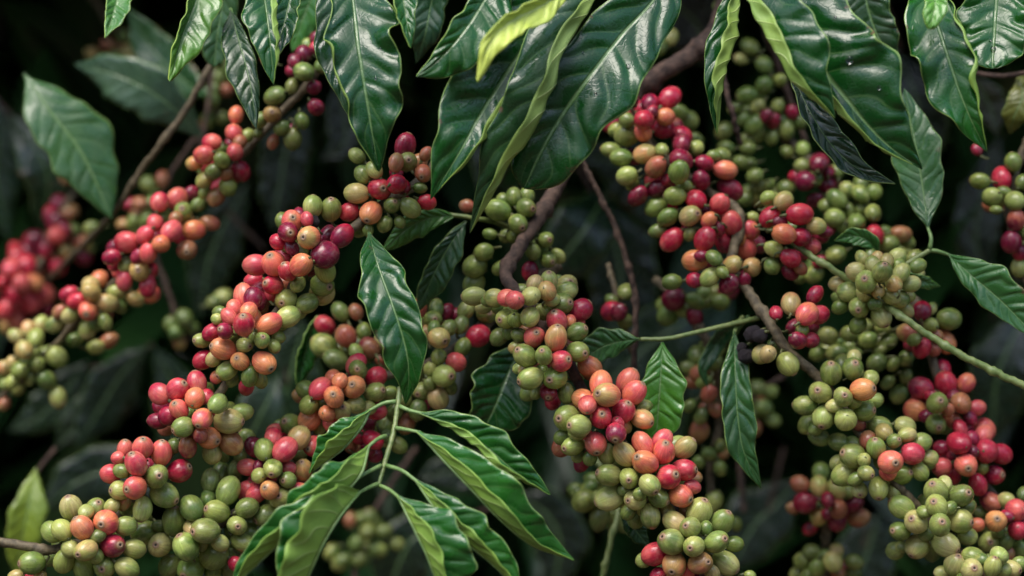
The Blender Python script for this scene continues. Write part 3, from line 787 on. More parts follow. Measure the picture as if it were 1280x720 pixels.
cluster('E', '13', .06, '158,352,62,r;78,285,50,y;10,365,55,r;80,450,58,o;165,465,50,r;240,410,48,y;112,572,50,r;220,510,42,s;30,525,45,g;20,610,42,G;0,270,38,g;110,640,42,R;160,620,36,b;285,440,34,R;60,390,34,R')
cluster('G', '13', .16, '255,95,52,R;185,185,52,R;295,205,50,R;235,280,40,R;90,220,42,G;170,110,38,G;345,135,35,G;175,25,38,g;95,40,34,G;300,140,36,R;240,180,34,G;140,160,36,R')
cluster('G', '13', .14, '345,275,50,G;335,370,50,G;440,395,48,G;465,250,45,G;400,230,42,G;530,240,40,G;525,345,45,G;535,455,50,r;665,450,50,b;605,500,48,G;695,490,38,G;340,555,50,G;235,650,48,G;300,430,35,R;400,330,36,G;470,320,36,G;290,310,36,G;260,590,36,R;170,660,40,G')
cluster('F', '13', .04, '570,640,52,g,577,605;490,690,58,g,475,675;445,640,52,g;665,645,50,g;590,590,42,y;525,605,42,g;715,700,45,g;645,565,45,g;750,610,40,G;355,700,45,y;470,570,36,g;630,700,42,y;400,740,52,g;490,735,52,g;615,760,48,g;455,815,52,g,445,828;565,860,55,g,585,905;655,775,50,g;550,735,38,y;535,800,36,G;650,610,38,g;360,815,40,G;450,905,45,G;690,830,40,g;550,570,34,y;700,760,36,y')
cluster('E', '23', .035, '195,130,58,s;255,135,50,r;115,80,55,y;148,262,46,R;215,260,42,r;100,380,58,g,130,430;0,330,45,y;-30,330,50,y;235,35,45,R;40,125,35,r;-75,230,45,p;-110,340,42,p;-40,240,38,p;-130,300,28,p;170,210,34,G')
cluster('G', '23', .12, '300,240,48,G;345,325,50,G;410,230,45,G;500,260,45,G;600,270,45,G;545,375,48,G;690,350,42,G;625,380,35,G;655,530,45,G;690,440,38,G;250,330,40,G;430,330,38,G;560,310,34,G;480,190,40,G;600,470,36,G;570,200,36,G')
cluster('G', '23', .09, '770,115,50,R;770,300,48,r;695,225,48,b;885,270,55,o;905,155,60,G;815,185,38,g;815,105,32,g;840,240,36,b;730,260,34,G;690,110,40,G;830,310,34,b')
cluster('G', '23', .085, '890,475,58,r;765,500,58,r;870,410,52,r;845,575,55,g,850,562;990,475,48,s;965,575,55,b;735,610,55,o;1045,600,42,s;840,680,52,g,845,695;930,665,42,b;1085,705,55,s;985,700,40,R;820,540,36,R;930,540,36,R;790,640,36,R;900,610,36,b;1010,650,36,R')
cluster('E', '23', .035, '475,508,60,o,520,500;262,523,58,g,242,510;375,545,50,g,375,535;315,425,60,g,310,380;425,405,55,g,430,375;278,645,60,g,262,690;388,658,58,g;185,588,55,G;480,612,55,g,525,610;510,455,45,g;535,560,42,g;560,695,58,g;685,690,50,g;430,350,40,g;240,700,40,G;330,590,38,g;430,570,38,g;450,680,38,b')
cluster('E', '33', .035, '612,150,60,s,625,150;722,108,58,s;540,80,52,g,530,38;425,120,65,g,370,100;630,45,38,G,650,35;660,215,58,g,700,200;490,205,42,G,515,215;380,210,60,g;552,282,55,g,548,325;760,200,45,g;765,50,50,g;458,290,42,g,455,310;695,15,45,g;630,305,42,g;580,0,45,y;500,40,45,b;345,155,40,g;355,50,50,G;255,25,50,G;600,200,45,s;810,130,42,y;430,60,40,G;480,140,36,g;440,235,40,G;560,150,36,G')
cluster('E', '33', .03, '860,465,58,g,860,445;740,450,60,g,710,430;845,370,60,g,820,345;960,445,62,g,1010,450;748,570,62,g,712,615;888,560,65,g,935,585;840,295,62,g,815,260;965,318,60,G,990,300;668,375,62,g;660,495,52,G,620,490;995,520,50,G;880,265,42,g;1000,370,40,G;670,575,32,G;790,510,38,G;910,380,36,G;780,400,34,g')
cluster('E', '33', .025, '935,665,58,g,945,618;1018,690,57,g,1020,675;1122,675,50,g,1130,630;1215,685,48,g,1250,690;1155,620,48,g;1025,620,50,G;870,700,36,g;1070,640,36,G;1180,690,40,g;1260,660,40,g;975,740,45,g')
cluster('G', '33', .075, '955,55,60,r;1090,95,62,r;990,165,58,s,990,178;1080,10,50,s;1165,110,55,r;870,175,48,s;870,80,42,R;1130,215,52,R,1165,210;1050,262,52,r;885,205,38,r;1020,100,36,R;930,120,38,R;1020,30,36,R;1070,180,34,G;960,-20,40,s')
cluster('G', '33', .075, '1115,350,55,b;1140,445,55,o,1135,430;1240,390,55,s;1250,490,50,r;1190,340,40,g;1045,465,38,o;1100,550,52,G,1100,545;1190,545,42,G;1265,590,45,G;1195,420,34,R;1270,440,34,R;1060,400,34,G;1150,500,34,G;1275,310,35,G;1200,610,36,b')
cluster('J', '33', .15, '185,355,55,R;255,270,48,y;160,260,45,b;350,385,50,b;345,285,50,y;255,425,48,y;455,430,50,b;345,450,50,R;430,360,45,R;215,480,40,R;125,380,35,b;265,200,45,G;300,340,38,R;400,300,34,G;300,410,34,R')
cluster('J', '33', .165, '220,600,45,G;170,645,45,G;245,680,45,G;340,595,40,y;325,650,50,g;430,650,45,G;350,705,35,b;430,705,40,G;280,620,36,G;150,710,40,G;200,720,40,G')
cluster('H', '13', .10, '1170,175,55,r;1060,185,45,G;1225,90,45,G;1120,265,48,g;1235,285,50,g;1140,330,28,G;1240,380,50,b;1215,490,55,R;1255,620,45,g;1275,190,40,G;1045,30,30,R;1255,540,40,R;1290,440,40,G;1180,240,34,G')
cluster('I', '02', .19, '1190,235,48,G;1145,295,35,g;1260,325,45,G;1260,425,45,G;1175,475,48,G;1040,40,35,g;1160,595,40,G;1210,625,48,G;1060,655,45,G;1170,700,40,g;1340,400,35,G;1375,650,45,G;1310,600,40,R;1440,610,38,G;1300,690,34,G;1230,530,36,G;1330,530,36,G;1110,540,34,G;1270,580,34,R;1400,560,36,R')
cluster('I', '12', .17, '1215,160,42,G;1230,215,40,G;1245,265,45,g;1170,275,40,G;1070,20,40,G;1180,20,38,G;1140,90,36,G;1280,210,36,G')

# ------------------------------------------------------------------ leaves that the fruiting branches carry themselves
DK = (0.005, 0.046, 0.008)
MD = (0.008, 0.062, 0.008)
LG = (0.05, 0.15, 0.025)
leaf(BR['B']['root'], [(461, 290, -.005), (472, 330, -.022), (492, 385, -.035), (507, 435, -.038), (511, 470, -.036), (507, 506, -.03)], (31, 10, 10), (36, 12, 5), MD, wave=20, seed=11, phase=2.2, nv=8)
leaf(BR['D']['root'], [(655, 430, .06), (637, 462, .055), (622, 500, .05), (600, 548, .055)], (46, 5, 0), (40, 15, 10), DK, wave=8, seed=12)
leaf(BR['A']['root'], [(30, 92, .20), (62, 138, .19), (102, 192, .19), (140, 274, .19)], (48, -22, 0), (40, 8, 0), (0.035, 0.10, 0.03), wave=3, seed=13, quilt=0.5)
leaf(BR['D']['root'], [(775, 640, .05), (788, 655, .05), (800, 670, .05), (812, 684, .05)], (12, 5, 0), (12, 5, 0), DK, wave=8, seed=14, detail=.5)
leaf(BR['C']['root'], [(398, 395, .1), (385, 425, .1), (372, 482, .1)], (18, 5, 10), (14, 40, 30), MD, wave=10, seed=15, detail=.6)

# ------------------------------------------------------------------ leafy shoots
def shoot(label, twig, radii, mat=M_GREEN, group=None, name='leafy_shoot', cat='leafy shoot'):
    P = [at(*p) for p in twig]
    t = thing(name, label, cat, P[0], group)
    stem_mesh('stem', [tuple(p) for p in P], radii, mat, t, 0.05, False)
    return t

HG = 'leafy shoots hanging in from the top edge'
s = shoot('small folded green leaves hanging above the broad blurred leaf at top left', [(130, -70, .05), (180, -60, .05), (245, -50, .05), (300, -70, .05)], [.002, .002], group=HG)
leaf(s, [(158, -45, .05), (146, 0, .04), (139, 25, .04), (131, 48, .04)], (24, 25, 20), (14, 20, 20), (0.05, .15, .03), lean=.03, seed=21, detail=.7, wave=8)
leaf(s, [(255, -45, .04), (245, 0, .03), (228, 45, .03), (212, 102, .03)], (34, 12, 10), (20, 50, 30), (0.06, .16, .02), lean=.03, seed=22, detail=.7, wave=8)  # yellow-green blade colour stands for light shining through
leaf(s, [(275, -60, .09), (280, -10, .1), (272, 40, .1), (267, 84, .1)], (20, 5, 0), (22, 10, 0), (0.03, .08, .03), seed=23, detail=.7, wave=6, blunt=True)
s = shoot('dark leaves hanging at top between small folded leaves and the long ruffled leaf', [(285, -60, .03), (340, -50, .03), (400, -60, .04)], [.002, .002], group=HG)
leaf(s, [(322, -50, -.005), (331, 0, -.02), (337, 45, -.025), (342, 106, -.02)], (26, 15, 135, .5), (30, 12, 5), MD, lean=.03, seed=24, wave=12, blunt=False)
leaf(s, [(288, 10, .04), (300, 55, .03), (312, 100, .03), (321, 162, .03)], (13, 5, 0), (26, 5, 5), (0.012, .04, .012), lean=.03, seed=25, wave=6, detail=.7)
leaf(s, [(372, -50, .0), (362, 0, .0), (352, 40, .0), (338, 78, .0)], (22, 25, 40), (18, 10, 0), DK, lean=.03, seed=26, wave=12, detail=.7)
leaf(s, [(410, -60, .12), (392, -10, .12), (376, 30, .12), (365, 65, .12)], (26, 5, 0), (22, 5, 0), (0.04, .14, .03), seed=27, wave=6, detail=.7)
s = shoot('long dark ruffled leaf with pale edges hanging at top, darker leaves beside it', [(400, -60, -.01), (455, -60, -.02), (540, -50, -.01)], [.0022, .002], group=HG)
leaf(s, [(437, -55, -.02), (441, 0, -.035), (448, 60, -.045), (456, 112, -.045), (464, 160, -.04), (474, 215, -.03)], (54, 12, 8), (42, 12, 110, .78), DK, lean=.03, seed=28, drop=[(.5, .5, .0012), (.62, .3, .001)], wave=22, phase=1.0)
leaf(s, [(425, -50, .02), (418, 0, .01), (421, 60, .01), (432, 110, .01), (441, 152, .015)], (26, 0, 0), (27, 10, 0), (0.012, .045, .015), lean=.03, seed=29, wave=12)
leaf(s, [(492, -50, -.04), (502, -10, -.05), (508, 25, -.05), (514, 60, -.045)], (17, 8, 10), (22, 30, 60), MD, lean=.03, seed=30, wave=12, detail=.8)
leaf(s, [(555, -50, .06), (540, 0, .07), (532, 40, .07), (520, 80, .08)], (20, 5, 0), (20, 5, 0), (0.014, .05, .02), seed=31, wave=6, detail=.7)
s = shoot('wet dark leaves and one pale yellow-green leaf tip hanging at top centre', [(580, -50, -.04), (650, -60, -.05), (720, -50, -.03)], [.0022, .002], group=HG)
leaf(s, [(632, -50, -.05), (605, 0, -.055), (575, 45, -.06), (545, 78, -.055), (520, 96, -.05)], (46, 5, 0), (20, 12, 20), MD, lean=.03, seed=32, wave=12)
leaf(s, [(720, -20, -.085), (675, 8, -.095), (637, 28, -.10), (612, 55, -.10), (597, 102, -.095)], (24, 10, 20), (15, 25, 30), (0.10, 0.19, 0.025), lean=.03, seed=33, wave=14, flip=True, detail=.9)
leaf(s, [(710, -40, -.03), (690, 0, -.035), (640, 82, -.04), (600, 145, -.04), (575, 190, -.04), (538, 250, -.03)], (40, 12, 135, .55), (62, 8, 0), DK, lean=.03, seed=34, wave=12, quilt=1.6)
s = shoot('broad dark crinkled leaf beside a twisted pale-edged leaf at top centre', [(700, -50, -.02), (780, -60, -.03), (860, -50, -.03)], [.0024, .002], group=HG)
leaf(s, [(772, -45, -.03), (733, 5, -.045), (697, 58, -.055), (676, 112, -.055), (648, 168, -.045), (616, 232, -.03), (587, 292, -.01)], (38, 15, 138, .28), (42, 0, -10), (0.012, .045, .014), lean=.03, seed=35, wave=14)
leaf(s, [(848, -50, -.02), (815, 2, -.03), (778, 42, -.035), (735, 98, -.04), (702, 145, -.035), (676, 190, -.03), (655, 236, -.02)], (60, 10, 0), (48, 5, 0), DK, lean=.03, seed=36, drop=[(.45, .6, .0016), (.6, .35, .001), (.5, -.5, .0012)], wave=10, quilt=1.8, blunt=True)
s = shoot('narrow dark leaf with a folded pale edge and twin-lit leaf at top right of centre', [(880, -60, .0), (925, -50, -.01), (975, -60, -.03)], [.0022, .002], group=HG)
leaf(s, [(928, -40, .0), (915, 10, -.005), (905, 50, -.01), (896, 100, -.01), (896, 168, .0)], (40, 15, 130, .28), (20, 5, 5), DK, lean=.03, seed=37, wave=12)
leaf(s, [(925, -45, -.04), (945, 0, -.055), (972, 50, -.065), (1005, 103, -.065), (1044, 148, -.055)], (56, 8, 0), (38, 20, 135, .28), DK, lean=.03, seed=38, wave=9)
s = shoot('large glossy leaf with a pointed tip at top right above a darker wet leaf', [(960, -60, -.02), (1000, -60, -.03), (1060, -50, -.02)], [.0024, .002], group=HG)
leaf(s, [(972, -50, -.03), (993, 15, -.045), (1022, 78, -.05), (1062, 130, -.05), (1105, 178, -.045), (1153, 212, -.035)], (82, 6, 0), (34, 12, 130, .5), DK, lean=.03, seed=39, nv=8, drop=[(.52, .45, .0022), (.4, .3, .001), (.66, .6, .0012), (.33, .7, .001)], wave=12, quilt=1.6)
leaf(s, [(985, 80, .0), (1010, 135, -.015), (1040, 182, -.02), (1078, 215, -.02), (1120, 230, -.015)], (22, 10, 0), (18, 20, 60), (0.010, .038, .014), lean=.03, seed=40, wave=10)
leaf(s, [(1075, -40, .06), (1085, 10, .06), (1100, 50, .06), (1125, 85, .06)], (28, 5, 0), (40, 5, 0), (0.012, .04, .014), seed=41, wave=8, detail=.7)
s = shoot('ruffled hanging leaf with bright edges and a blunt leaf at the top right corner', [(1100, -60, -.02), (1180, -60, -.03), (1310, -60, -.02)], [.0024, .002], group=HG)
leaf(s, [(1152, -50, -.02), (1166, 10, -.035), (1182, 62, -.045), (1198, 110, -.045), (1215, 152, -.04), (1234, 190, -.03)], (40, 10, 125, .66), (44, 14, 10), MD, lean=.03, seed=42, nv=7, wave=32, phase=3.0)
leaf(s, [(1162, -45, -.06), (1168, -15, -.07), (1168, 10, -.07), (1162, 37, -.065)], (17, 15, 10), (15, 15, 10), (0.08, .22, .03), lean=.03, seed=43, wave=6, detail=.7, blunt=True)
leaf(s, [(1250, -60, .0), (1246, -10, -.01), (1243, 35, -.01), (1240, 86, -.01)], (44, 8, 0), (44, 8, 0), MD, lean=.03, seed=44, drop=[(.86, 0.05, .002), (.8, -.1, .001)], wave=14, blunt=True)

# centre sprig
s = shoot('bright green leafy sprig with drooping curled leaf pairs at bottom centre', [(500, 484, -.03), (497, 508, -.035), (492, 540, -.042), (482, 575, -.05), (478, 590, -.053), (473, 607, -.057)], [.0016, .0015, .0016, .0011])
SG = (0.014, 0.085, 0.012)
leaf(s, [(462, 512, -.035), (448, 538, -.04), (422, 566, -.042), (386, 592, -.04)], (26, 128, 0), (32, 8, 0), SG, seed=51, quilt=.5, wave=5, pet=[(495, 502, -.035), (480, 504, -.035)])
leaf(s, [(526, 516, -.045), (572, 534, -.05), (612, 562, -.055), (645, 590, -.055), (688, 618, -.05)], (28, 12, 10), (26, 30, 120, .4), SG, seed=52, wave=10, pet=[(500, 508, -.036), (512, 513, -.04)])
leaf(s, [(522, 539, -.055), (553, 573, -.065), (587, 609, -.072), (622, 646, -.075), (665, 682, -.07), (718, 700, -.06)], (48, 15, 0), (28, 122, 0), SG, seed=53, quilt=.55, wave=6, pet=[(495, 535, -.043), (508, 537, -.05)])
leaf(s, [(460, 557, -.06), (450, 592, -.075), (424, 620, -.08), (386, 642, -.08), (343, 664, -.07)], (38, 130, 0), (42, 8, 0), SG, seed=54, quilt=.55, wave=6, pet=[(482, 545, -.047), (472, 549, -.055)])
leaf(s, [(440, 600, -.072), (418, 622, -.085), (385, 652, -.092), (335, 692, -.09), (285, 740, -.085)], (28, 130, 0), (34, 8, 0), SG, seed=55, quilt=.55, wave=6, pet=[(476, 582, -.053), (460, 590, -.062)])
leaf(s, [(520, 600, -.07), (545, 636, -.078), (580, 675, -.082), (615, 705, -.082), (655, 745, -.08)], (38, 15, 0), (24, 122, 10), SG, seed=56, quilt=.6, wave=10, pet=[(483, 582, -.053), (502, 588, -.062)])
leaf(s, [(449, 614, -.07), (424, 645, -.092), (404, 678, -.10), (385, 720, -.10), (362, 775, -.095)], (60, 130, 0), (54, 8, 0), SG, seed=57, wave=10, quilt=.55, pet=[(472, 605, -.057), (462, 609, -.063)])
leaf(s, [(498, 620, -.072), (515, 655, -.082), (532, 690, -.088), (548, 730, -.088), (575, 775, -.085)], (58, 12, 0), (32, 120, 0), SG, seed=58, quilt=.6, wave=8, pet=[(474, 607, -.057), (486, 612, -.063)])

s = shoot('shaded leaf pair on a small green shoot below the ruffled hanging leaf, right edge', [(1095, 362, .045), (1115, 342, .04), (1140, 326, .04), (1162, 313, .04)], [.0019, .0016])
leaf(s, [(1160, 285, .045), (1154, 240, .055), (1146, 190, .06), (1130, 110, .07)], (30, 5, 0), (31, 5, 0), (0.03, .09, .03), seed=61, wave=3, quilt=.5, pet=[(1162, 312, .04), (1164, 298, .04)])
leaf(s, [(1185, 318, .04), (1215, 345, .03), (1250, 375, .025), (1300, 425, .02)], (33, 10, 0), (20, 15, 0), (0.03, .11, .025), seed=62, wave=4, pet=[(1163, 313, .04), (1172, 314, .04)])
s = shoot('short shoot with one small green leaf above the pale green cluster on the right', [(1120, 345, .06), (1105, 335, .06), (1098, 322, .06)], [.0014, .0012])
leaf(s, [(1100, 322, .06), (1088, 303, .055), (1068, 295, .055), (1042, 301, .06)], (12, 10, 0), (12, 20, 0), (0.03, .11, .025), seed=63, wave=4, detail=.6)
leaf(s, [(1120, 345, .06), (1138, 347, .055), (1155, 352, .055), (1176, 358, .06)], (8, 10, 0), (10, 20, 0), (0.05, .13, .025), seed=64, wave=4, detail=.6)
s = shoot('light green leaf and companion on a green twig below the broken stub, right of centre', [(948, 397, .055), (915, 405, .05), (880, 413, .045), (835, 423, .04), (800, 424, .042)], [.0017, .0013])
leaf(s, [(828, 428, .035), (826, 465, .03), (823, 510, .03), (818, 566, .035)], (34, 10, 5), (26, 8, 5), (0.05, .17, .02), seed=65, wave=8)
leaf(s, [(798, 424, .042), (770, 428, .05), (745, 438, .055), (715, 462, .06)], (17, 5, 0), (22, 5, 0), (0.03, .10, .03), seed=66, wave=4)
s = shoot('dark narrow leaf with a wavy pale edge hanging below the dried black stub', [(928, 396, .06), (922, 406, .055), (918, 415, .05)], [.0015, .0013])
leaf(s, [(918, 414, .05), (919, 465, .035), (922, 520, .03), (930, 565, .03), (952, 612, .035)], (22, 5, 5), (22, 12, 25), (0.02, .075, .02), seed=67, wave=16)
leaf(s, [(935, 396, .07), (900, 425, .10), (880, 460, .10), (885, 485, .10)], (12, 5, 5), (12, 12, 25), (0.02, .075, .025), seed=68, wave=6, detail=.5)
s = shoot('glossy narrow leaf pair half hidden behind the ruffled centre leaf', [(640, 285, .08), (615, 277, .07), (588, 272, .06), (560, 268, .06)], [.0016, .0014])
leaf(s, [(583, 276, .06), (566, 300, .055), (546, 335, .055), (520, 392, .06)], (22, 5, 0), (16, 20, 10), (0.015, .055, .018), seed=69, wave=5)
leaf(s, [(572, 270, .06), (540, 272, .055), (512, 284, .055), (476, 316, .06)], (18, -5, 0), (14, 10, 0), (0.04, .13, .025), seed=70, wave=5)

# dry and bare twigs
def twig(label, pts, radii, mat):
    P = [at(*p) for p in pts]
    o, _ = stem_mesh('bare_twig', [tuple(p) for p in P], radii, mat, thing_root0)
    o.parent = None
    o.location = P[0]
    o['label'] = label; o['category'] = 'twig'; o['group'] = 'bare twigs among the clusters'
thing_root0 = bpy.data.objects.new('tmp', None)
twig('thin dry brown twig hanging down the dark gap right of centre', [(725, 195, .09), (745, 235, .09), (768, 282, .09), (785, 330, .09), (794, 370, .09), (794, 420, .09), (792, 470, .10)], [.0016, .0019, .0021, .0016], M_BARK)
twig('blurred olive-brown twig slanting down from the top left leaves', [(275, 60, .16), (258, 90, .16), (235, 132, .165), (205, 175, .17), (178, 210, .185), (150, 255, .21), (110, 300, .28), (60, 350, .38)], [.0023, .0021, .0018], M_TWIG)
twig('thin grey twig crossing the shaded green cherries at top right', [(900, 60, .12), (908, 110, .12), (917, 145, .12), (926, 180, .13)], [.0016, .0017], M_BARK)
bpy.data.objects.remove(thing_root0)
# ------------------------------------------------------------------ far leaves one can still tell apart, out of focus
BGG = 'out-of-focus leafy shoots deep in the bushes'
def far(label, twig_, leaves):
    if leaves[0][3][1] < .08: twig_ = [(x, y, z + .20) for x, y, z in twig_]
    s = shoot(label, twig_, [.0018, .0015], M_BARK, group=BGG)
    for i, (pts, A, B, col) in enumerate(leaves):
        if col[1] < .08: col = tuple(c * .4 for c in col)  # blade colour cut down to imitate deep shade
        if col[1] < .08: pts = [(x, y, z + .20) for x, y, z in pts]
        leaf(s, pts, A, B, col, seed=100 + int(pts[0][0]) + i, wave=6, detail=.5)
far('large blurred grey-green leaf behind the broad left leaf, tilted to the sky', [(250, 190, .3), (262, 120, .3), (270, 40, .32)],
    [([(255, 175, .3), (205, 125, .28), (150, 95, .28), (92, 80, .3)], (36, -10, 0), (30, 10, 0), (0.05, .1, .06)), ([(262, 120, .3), (230, 100, .32), (190, 60, .34), (160, 10, .34)], (28, 0, 0), (30, 20, 0), (.03, .09, .03))])
far('blurred dark leaf hanging behind the crimson cherries at the left edge', [(-20, 100, .25), (10, 140, .25), (30, 150, .25)],
    [([(10, 140, .25), (40, 180, .24), (60, 225, .24), (50, 290, .25)], (26, 0, 0), (30, 10, 0), (0.025, .07, .028)), ([(-20, 110, .3), (0, 160, .3), (-5, 220, .3), (10, 300, .3)], (30, 0, 0), (30, 10, 0), (0.015, .06, .02))])
far('blurred yellow-green leaves standing at the lower left corner', [(70, 560, .3), (50, 585, .3), (40, 600, .3)],
    [([(45, 585, .28), (36, 630, .27), (28, 670, .27), (20, 725, .28)], (26, 10, 0), (22, 10, 0), (0.17, .24, .03)), ([(70, 560, .3), (100, 530, .3), (135, 510, .3), (180, 500, .3)], (30, 0, 0), (26, 0, 0), (0.03, .06, .03))])
far('blurred dark leaves under the left branch of pink cherries', [(190, 430, .3), (160, 450, .3), (110, 460, .3)],
    [([(185, 432, .28), (150, 470, .28), (125, 510, .28), (95, 560, .28)], (32, -15, 0), (30, 0, 0), (0.03, .07, .04)), ([(110, 450, .3), (80, 490, .3), (50, 520, .3), (10, 540, .3)], (26, 0, 0), (26, 0, 0), (0.015, .05, .02)),
     ([(190, 430, .3), (215, 480, .3), (220, 540, .3), (200, 600, .3)], (28, 0, 0), (28, 0, 0), (0.015, .05, .02))])
far('blurred dark blue-green leaves in the gap behind the thin dry twig', [(700, 180, .25), (730, 220, .25), (750, 260, .25)],
    [([(760, 235, .25), (735, 280, .22), (705, 320, .22), (672, 372, .23)], (40, -5, 0), (40, 5, 0), (0.016, .05, .022)), ([(750, 250, .3), (770, 310, .3), (775, 360, .3), (760, 440, .3)], (50, 0, 0), (40, 0, 0), (0.012, .042, .02)),
     ([(720, 200, .3), (760, 200, .3), (800, 230, .3), (830, 300, .3)], (36, 0, 0), (36, 0, 0), (0.012, .04, .02))])
far('blurred broad leaf filling the dark gap behind the right-hand green twig', [(900, 380, .3), (850, 380, .3), (820, 390, .3)],
    [([(900, 385, .3), (850, 405, .28), (800, 440, .28), (740, 500, .28)], (46, 0, 0), (40, 0, 0), (0.018, .06, .025)), ([(860, 380, .32), (840, 440, .3), (830, 500, .3), (840, 580, .3)], (40, 0, 0), (40, 0, 0), (0.014, .045, .02))])
far('blurred dark leaves at the lower right behind the dull red low cluster', [(980, 560, .3), (970, 600, .3), (960, 640, .3)],
    [([(1000, 600, .3), (970, 630, .3), (940, 660, .3), (910, 720, .3)], (40, 0, 0), (40, 0, 0), (0.015, .045, .025)), ([(1100, 640, .3), (1090, 670, .3), (1080, 700, .3), (1050, 760, .3)], (40, 0, 0), (40, 0, 0), (0.014, .04, .022))])
far('blurred dark leaves along the right edge behind the smooth green stem', [(1300, 330, .3), (1260, 360, .3), (1240, 400, .3)],
    [([(1290, 380, .25), (1262, 430, .24), (1245, 480, .24), (1240, 560, .25)], (42, 0, 0), (36, 0, 0), (0.014, .045, .022)), ([(1240, 360, .3), (1220, 300, .3), (1230, 240, .3), (1250, 170, .3)], (30, 0, 0), (30, 0, 0), (0.012, .035, .018))])
far('dull yellowing leaves under the notched leaf at the right edge', [(1290, 90, .1), (1250, 95, .12), (1210, 90, .12)],
    [([(1275, 90, .12), (1278, 120, .11), (1268, 145, .11), (1262, 168, .12)], (20, 0, 0), (18, 0, 0), (0.10, .11, .02)), ([(1215, 92, .14), (1228, 115, .14), (1240, 140, .14), (1246, 170, .14)], (22, 0, 0), (20, 0, 0), (0.05, .06, .02))])
far('blurred dark leaves behind the curled sprig at bottom centre', [(640, 620, .25), (600, 640, .25), (560, 660, .25)],
    [([(560, 650, .25), (520, 670, .24), (500, 700, .24), (480, 760, .25)], (36, 0, 0), (36, 0, 0), (0.014, .04, .022)), ([(640, 620, .3), (680, 640, .3), (700, 680, .3), (690, 740, .3)], (36, 0, 0), (36, 0, 0), (0.014, .035, .02)),
     ([(620, 640, .3), (600, 600, .3), (560, 590, .3), (520, 600, .3)], (26, 0, 0), (26, 0, 0), (0.012, .035, .018))])
far('blurred dark leaves in the gap left of the sharp front branch', [(260, 240, .3), (300, 280, .3), (330, 310, .3)],
    [([(310, 230, .3), (280, 280, .3), (260, 330, .3), (250, 400, .3)], (34, 0, 0), (30, 0, 0), (0.014, .045, .02)), ([(390, 130, .3), (360, 180, .3), (350, 230, .3), (340, 290, .3)], (34, 0, 0), (30, 0, 0), (0.012, .035, .02)),
     ([(400, 200, .3), (430, 180, .3), (430, 140, .3), (420, 100, .3)], (24, 0, 0), (24, 0, 0), (0.014, .035, .02))])
far('blurred dark leaves behind the lower left sharp clusters', [(330, 400, .2), (350, 440, .2), (360, 480, .2)],
    [([(350, 470, .18), (335, 500, .17), (320, 530, .17), (300, 580, .18)], (30, 0, 0), (34, 0, 0), (0.03, .07, .04)), ([(380, 400, .2), (370, 440, .2), (360, 480, .2), (340, 540, .2)], (36, 0, 0), (36, 0, 0), (0.014, .045, .018)),
     ([(220, 620, .25), (150, 590, .25), (100, 600, .25), (50, 640, .25)], (34, 0, 0), (34, 0, 0), (0.012, .04, .02))])
far('blurred dark leaves at the top right behind the hanging glossy leaves', [(1100, -20, .25), (1120, 40, .25), (1130, 90, .25)],
    [([(1120, 60, .25), (1140, 110, .24), (1150, 150, .24), (1150, 230, .25)], (36, 0, 0), (36, 0, 0), (0.012, .035, .02)), ([(830, -20, .3), (850, 10, .3), (870, 30, .3), (900, 90, .3)], (40, 0, 0), (40, 0, 0), (0.010, .02, .02)),
     ([(700, 60, .2), (650, 120, .2), (620, 180, .2), (600, 250, .2)], (40, 0, 0), (40, 0, 0), (0.010, .03, .016))])

build_cherries()

# ------------------------------------------------------------------ raindrops on the wet leaves (mirror-clear beads)
# ------------------------------------------------------------------ ground and the mass of the coffee bushes
def ground():
    m, t, b, N, L = new_mat('leaf_litter_soil')
    tc = N('ShaderNodeTexCoord')
    n1 = N('ShaderNodeTexNoise'); n1.inputs['Scale'].default_value = 6; n1.inputs['Detail'].default_value = 8; L(tc.outputs['Object'], n1.inputs['Vector'])
    vo = N('ShaderNodeTexVoronoi'); vo.inputs['Scale'].default_value = 14; L(tc.outputs['Object'], vo.inputs['Vector'])
    c = mixc(t, ramp(t, n1.outputs[0], (.35, .65)), (.035, .022, .014, 1), (.10, .062, .035, 1))
    c = mixc(t, ramp(t, vo.outputs['Distance'], (.1, .4, .35, 0)), c, (.14, .09, .04, 1))
    L(c, b.inputs['Base Color']); b.inputs['Roughness'].default_value = .95
    V, F = [], []
    xs = [-200, -60, -20, -8] + list(np.linspace(-5, 5, 41)) + [8, 20, 60, 200]
    ys = xs
    for y in ys:
        for x in xs:
            d = max(abs(x), abs(y))
            V.append((x, y, (0.03 * math.sin(x * 3.1) * math.cos(y * 2.3) + 0.012 * (rng.rand() - .5)) if d <= 5 else 0))
    n = len(xs)
    for j in range(n - 1):
        for i in range(n - 1):
            F.append((j * n + i, j * n + i + 1, (j + 1) * n + i + 1, (j + 1) * n + i))
    o = mesh_obj('ground', V, F, m)
    o['kind'] = 'structure'
ground()

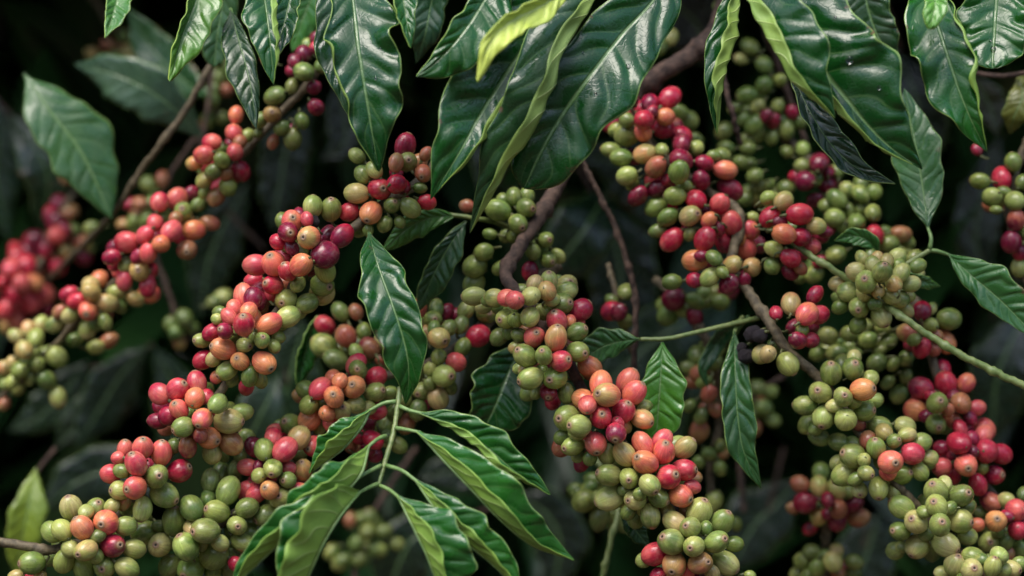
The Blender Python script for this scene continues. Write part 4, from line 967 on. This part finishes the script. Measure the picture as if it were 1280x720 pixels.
def bush_mat(name, c1, c2):
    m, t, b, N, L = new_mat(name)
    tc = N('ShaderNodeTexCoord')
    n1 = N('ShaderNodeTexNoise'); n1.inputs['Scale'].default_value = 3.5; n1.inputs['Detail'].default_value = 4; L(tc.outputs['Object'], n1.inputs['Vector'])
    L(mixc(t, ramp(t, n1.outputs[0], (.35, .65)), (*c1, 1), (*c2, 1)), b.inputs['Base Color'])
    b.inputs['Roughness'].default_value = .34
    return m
def leaf_mass(name, n, sampler, mat, seed, size=(0.11, 0.17), down=0.5, pitch=(-1.1, 0.35)):
    """many small bent leaves in one mesh: the part of the foliage nobody could count"""
    r_ = np.random.RandomState(seed)
    tmpl_t = np.array([0, .25, .55, .8, 1.0]); tw = np.array([.05, .8, 1.0, .55, .02])
    P = sampler(r_, n)
    V = np.zeros((n, 15, 3))
    az = r_.uniform(0, 2 * PI, n); pit = r_.uniform(pitch[0], pitch[1], n) - down * .3
    L_ = r_.uniform(size[0], size[1], n); W = L_ * r_.uniform(.17, .23, n)
    d = np.stack([np.cos(az) * np.cos(pit), np.sin(az) * np.cos(pit), np.sin(pit)], 1)
    side = np.stack([-np.sin(az), np.cos(az), np.zeros(n)], 1)
    roll = r_.uniform(-.7, .7, n)
    nrm = np.cross(d, side); nrm *= -np.sign(nrm[:, 2:3] + 1e-9) * -1
    side = side * np.cos(roll)[:, None] + nrm * np.sin(roll)[:, None]
    nrm = np.cross(side, d)
    droop = r_.uniform(.1, .4, n)
    for k in range(5):
        c = P + d * (L_ * tmpl_t[k])[:, None]
        c[:, 2] -= droop * L_ * tmpl_t[k] ** 2
        for j, s_ in enumerate((-1, 0, 1)):
            V[:, k * 3 + j] = c + side * (W * tw[k] * s_)[:, None] + nrm * (abs(s_) * W * .25 * tw[k])[:, None] 
    q = []
    for k in range(4):
        for j in range(2):
            q.append((k * 3 + j, k * 3 + j + 1, (k + 1) * 3 + j + 1, (k + 1) * 3 + j))
    q = np.array(q)
    F = (q[None] + (np.arange(n) * 15)[:, None, None]).reshape(-1, 4)
    me = bpy.data.meshes.new(name)
    me.vertices.add(n * 15); me.vertices.foreach_set('co', V.reshape(-1).astype(np.float32))
    me.loops.add(F.size); me.loops.foreach_set('vertex_index', F.reshape(-1).astype(np.int32))
    me.polygons.add(len(F)); me.polygons.foreach_set('loop_start', np.arange(0, F.size, 4, dtype=np.int32))
    me.polygons.foreach_set('use_smooth', np.ones(len(F), dtype=bool))
    me.materials.append(mat)
    me.update(calc_edges=True); me.validate()
    o = bpy.data.objects.new(name, me); COL.objects.link(o)
    o['kind'] = 'stuff'
    return o
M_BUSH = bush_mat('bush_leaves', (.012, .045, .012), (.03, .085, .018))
def wall_s(r_, n):       # the body of this bush behind the branches
    return np.stack([r_.uniform(-2.9, 2.9, n), r_.uniform(.62, 3.0, n), r_.uniform(.1, 2.4, n)], 1)
def roof_s(r_, n):       # unseen crown overhead, added to keep the inside dark
    y = r_.uniform(.12, 2.3, n)
    x = r_.uniform(-2.6, 2.6, n)
    y = np.where((x < -.12) & (x > -1.2), .3 + (y - .12) * .8, y)  # crown set back at left to let light in there
    return np.stack([x, y, 1.60 + .05 * y + r_.uniform(0, 1, n) ** 1.6 * .7], 1)
def row_s(r_, n):        # unseen coffee row behind the viewer, added to cut off low sky light
    return np.stack([r_.uniform(-6, 6, n), r_.uniform(-4.6, -3.3, n), r_.uniform(.1, 3.1, n)], 1)
def side_s(r_, n):
    sx = np.where(r_.rand(n) < .5, -1, 1)
    return np.stack([sx * r_.uniform(1.2, 3.2, n), r_.uniform(-.2, .8, n), r_.uniform(.2, 2.2, n)], 1)
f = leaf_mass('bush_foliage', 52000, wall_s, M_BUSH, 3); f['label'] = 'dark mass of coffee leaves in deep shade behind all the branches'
f = leaf_mass('added_shade_crown', 22000, roof_s, M_BUSH, 4, pitch=(-.15, .35), down=0); f['label'] = 'dense unseen leaf crown added above the frame to shade the inside of the bush'
f = leaf_mass('added_sky_block_hedge', 15000, row_s, M_BUSH, 5); f['label'] = 'unseen row of coffee bushes added behind the viewer to block low sky light'
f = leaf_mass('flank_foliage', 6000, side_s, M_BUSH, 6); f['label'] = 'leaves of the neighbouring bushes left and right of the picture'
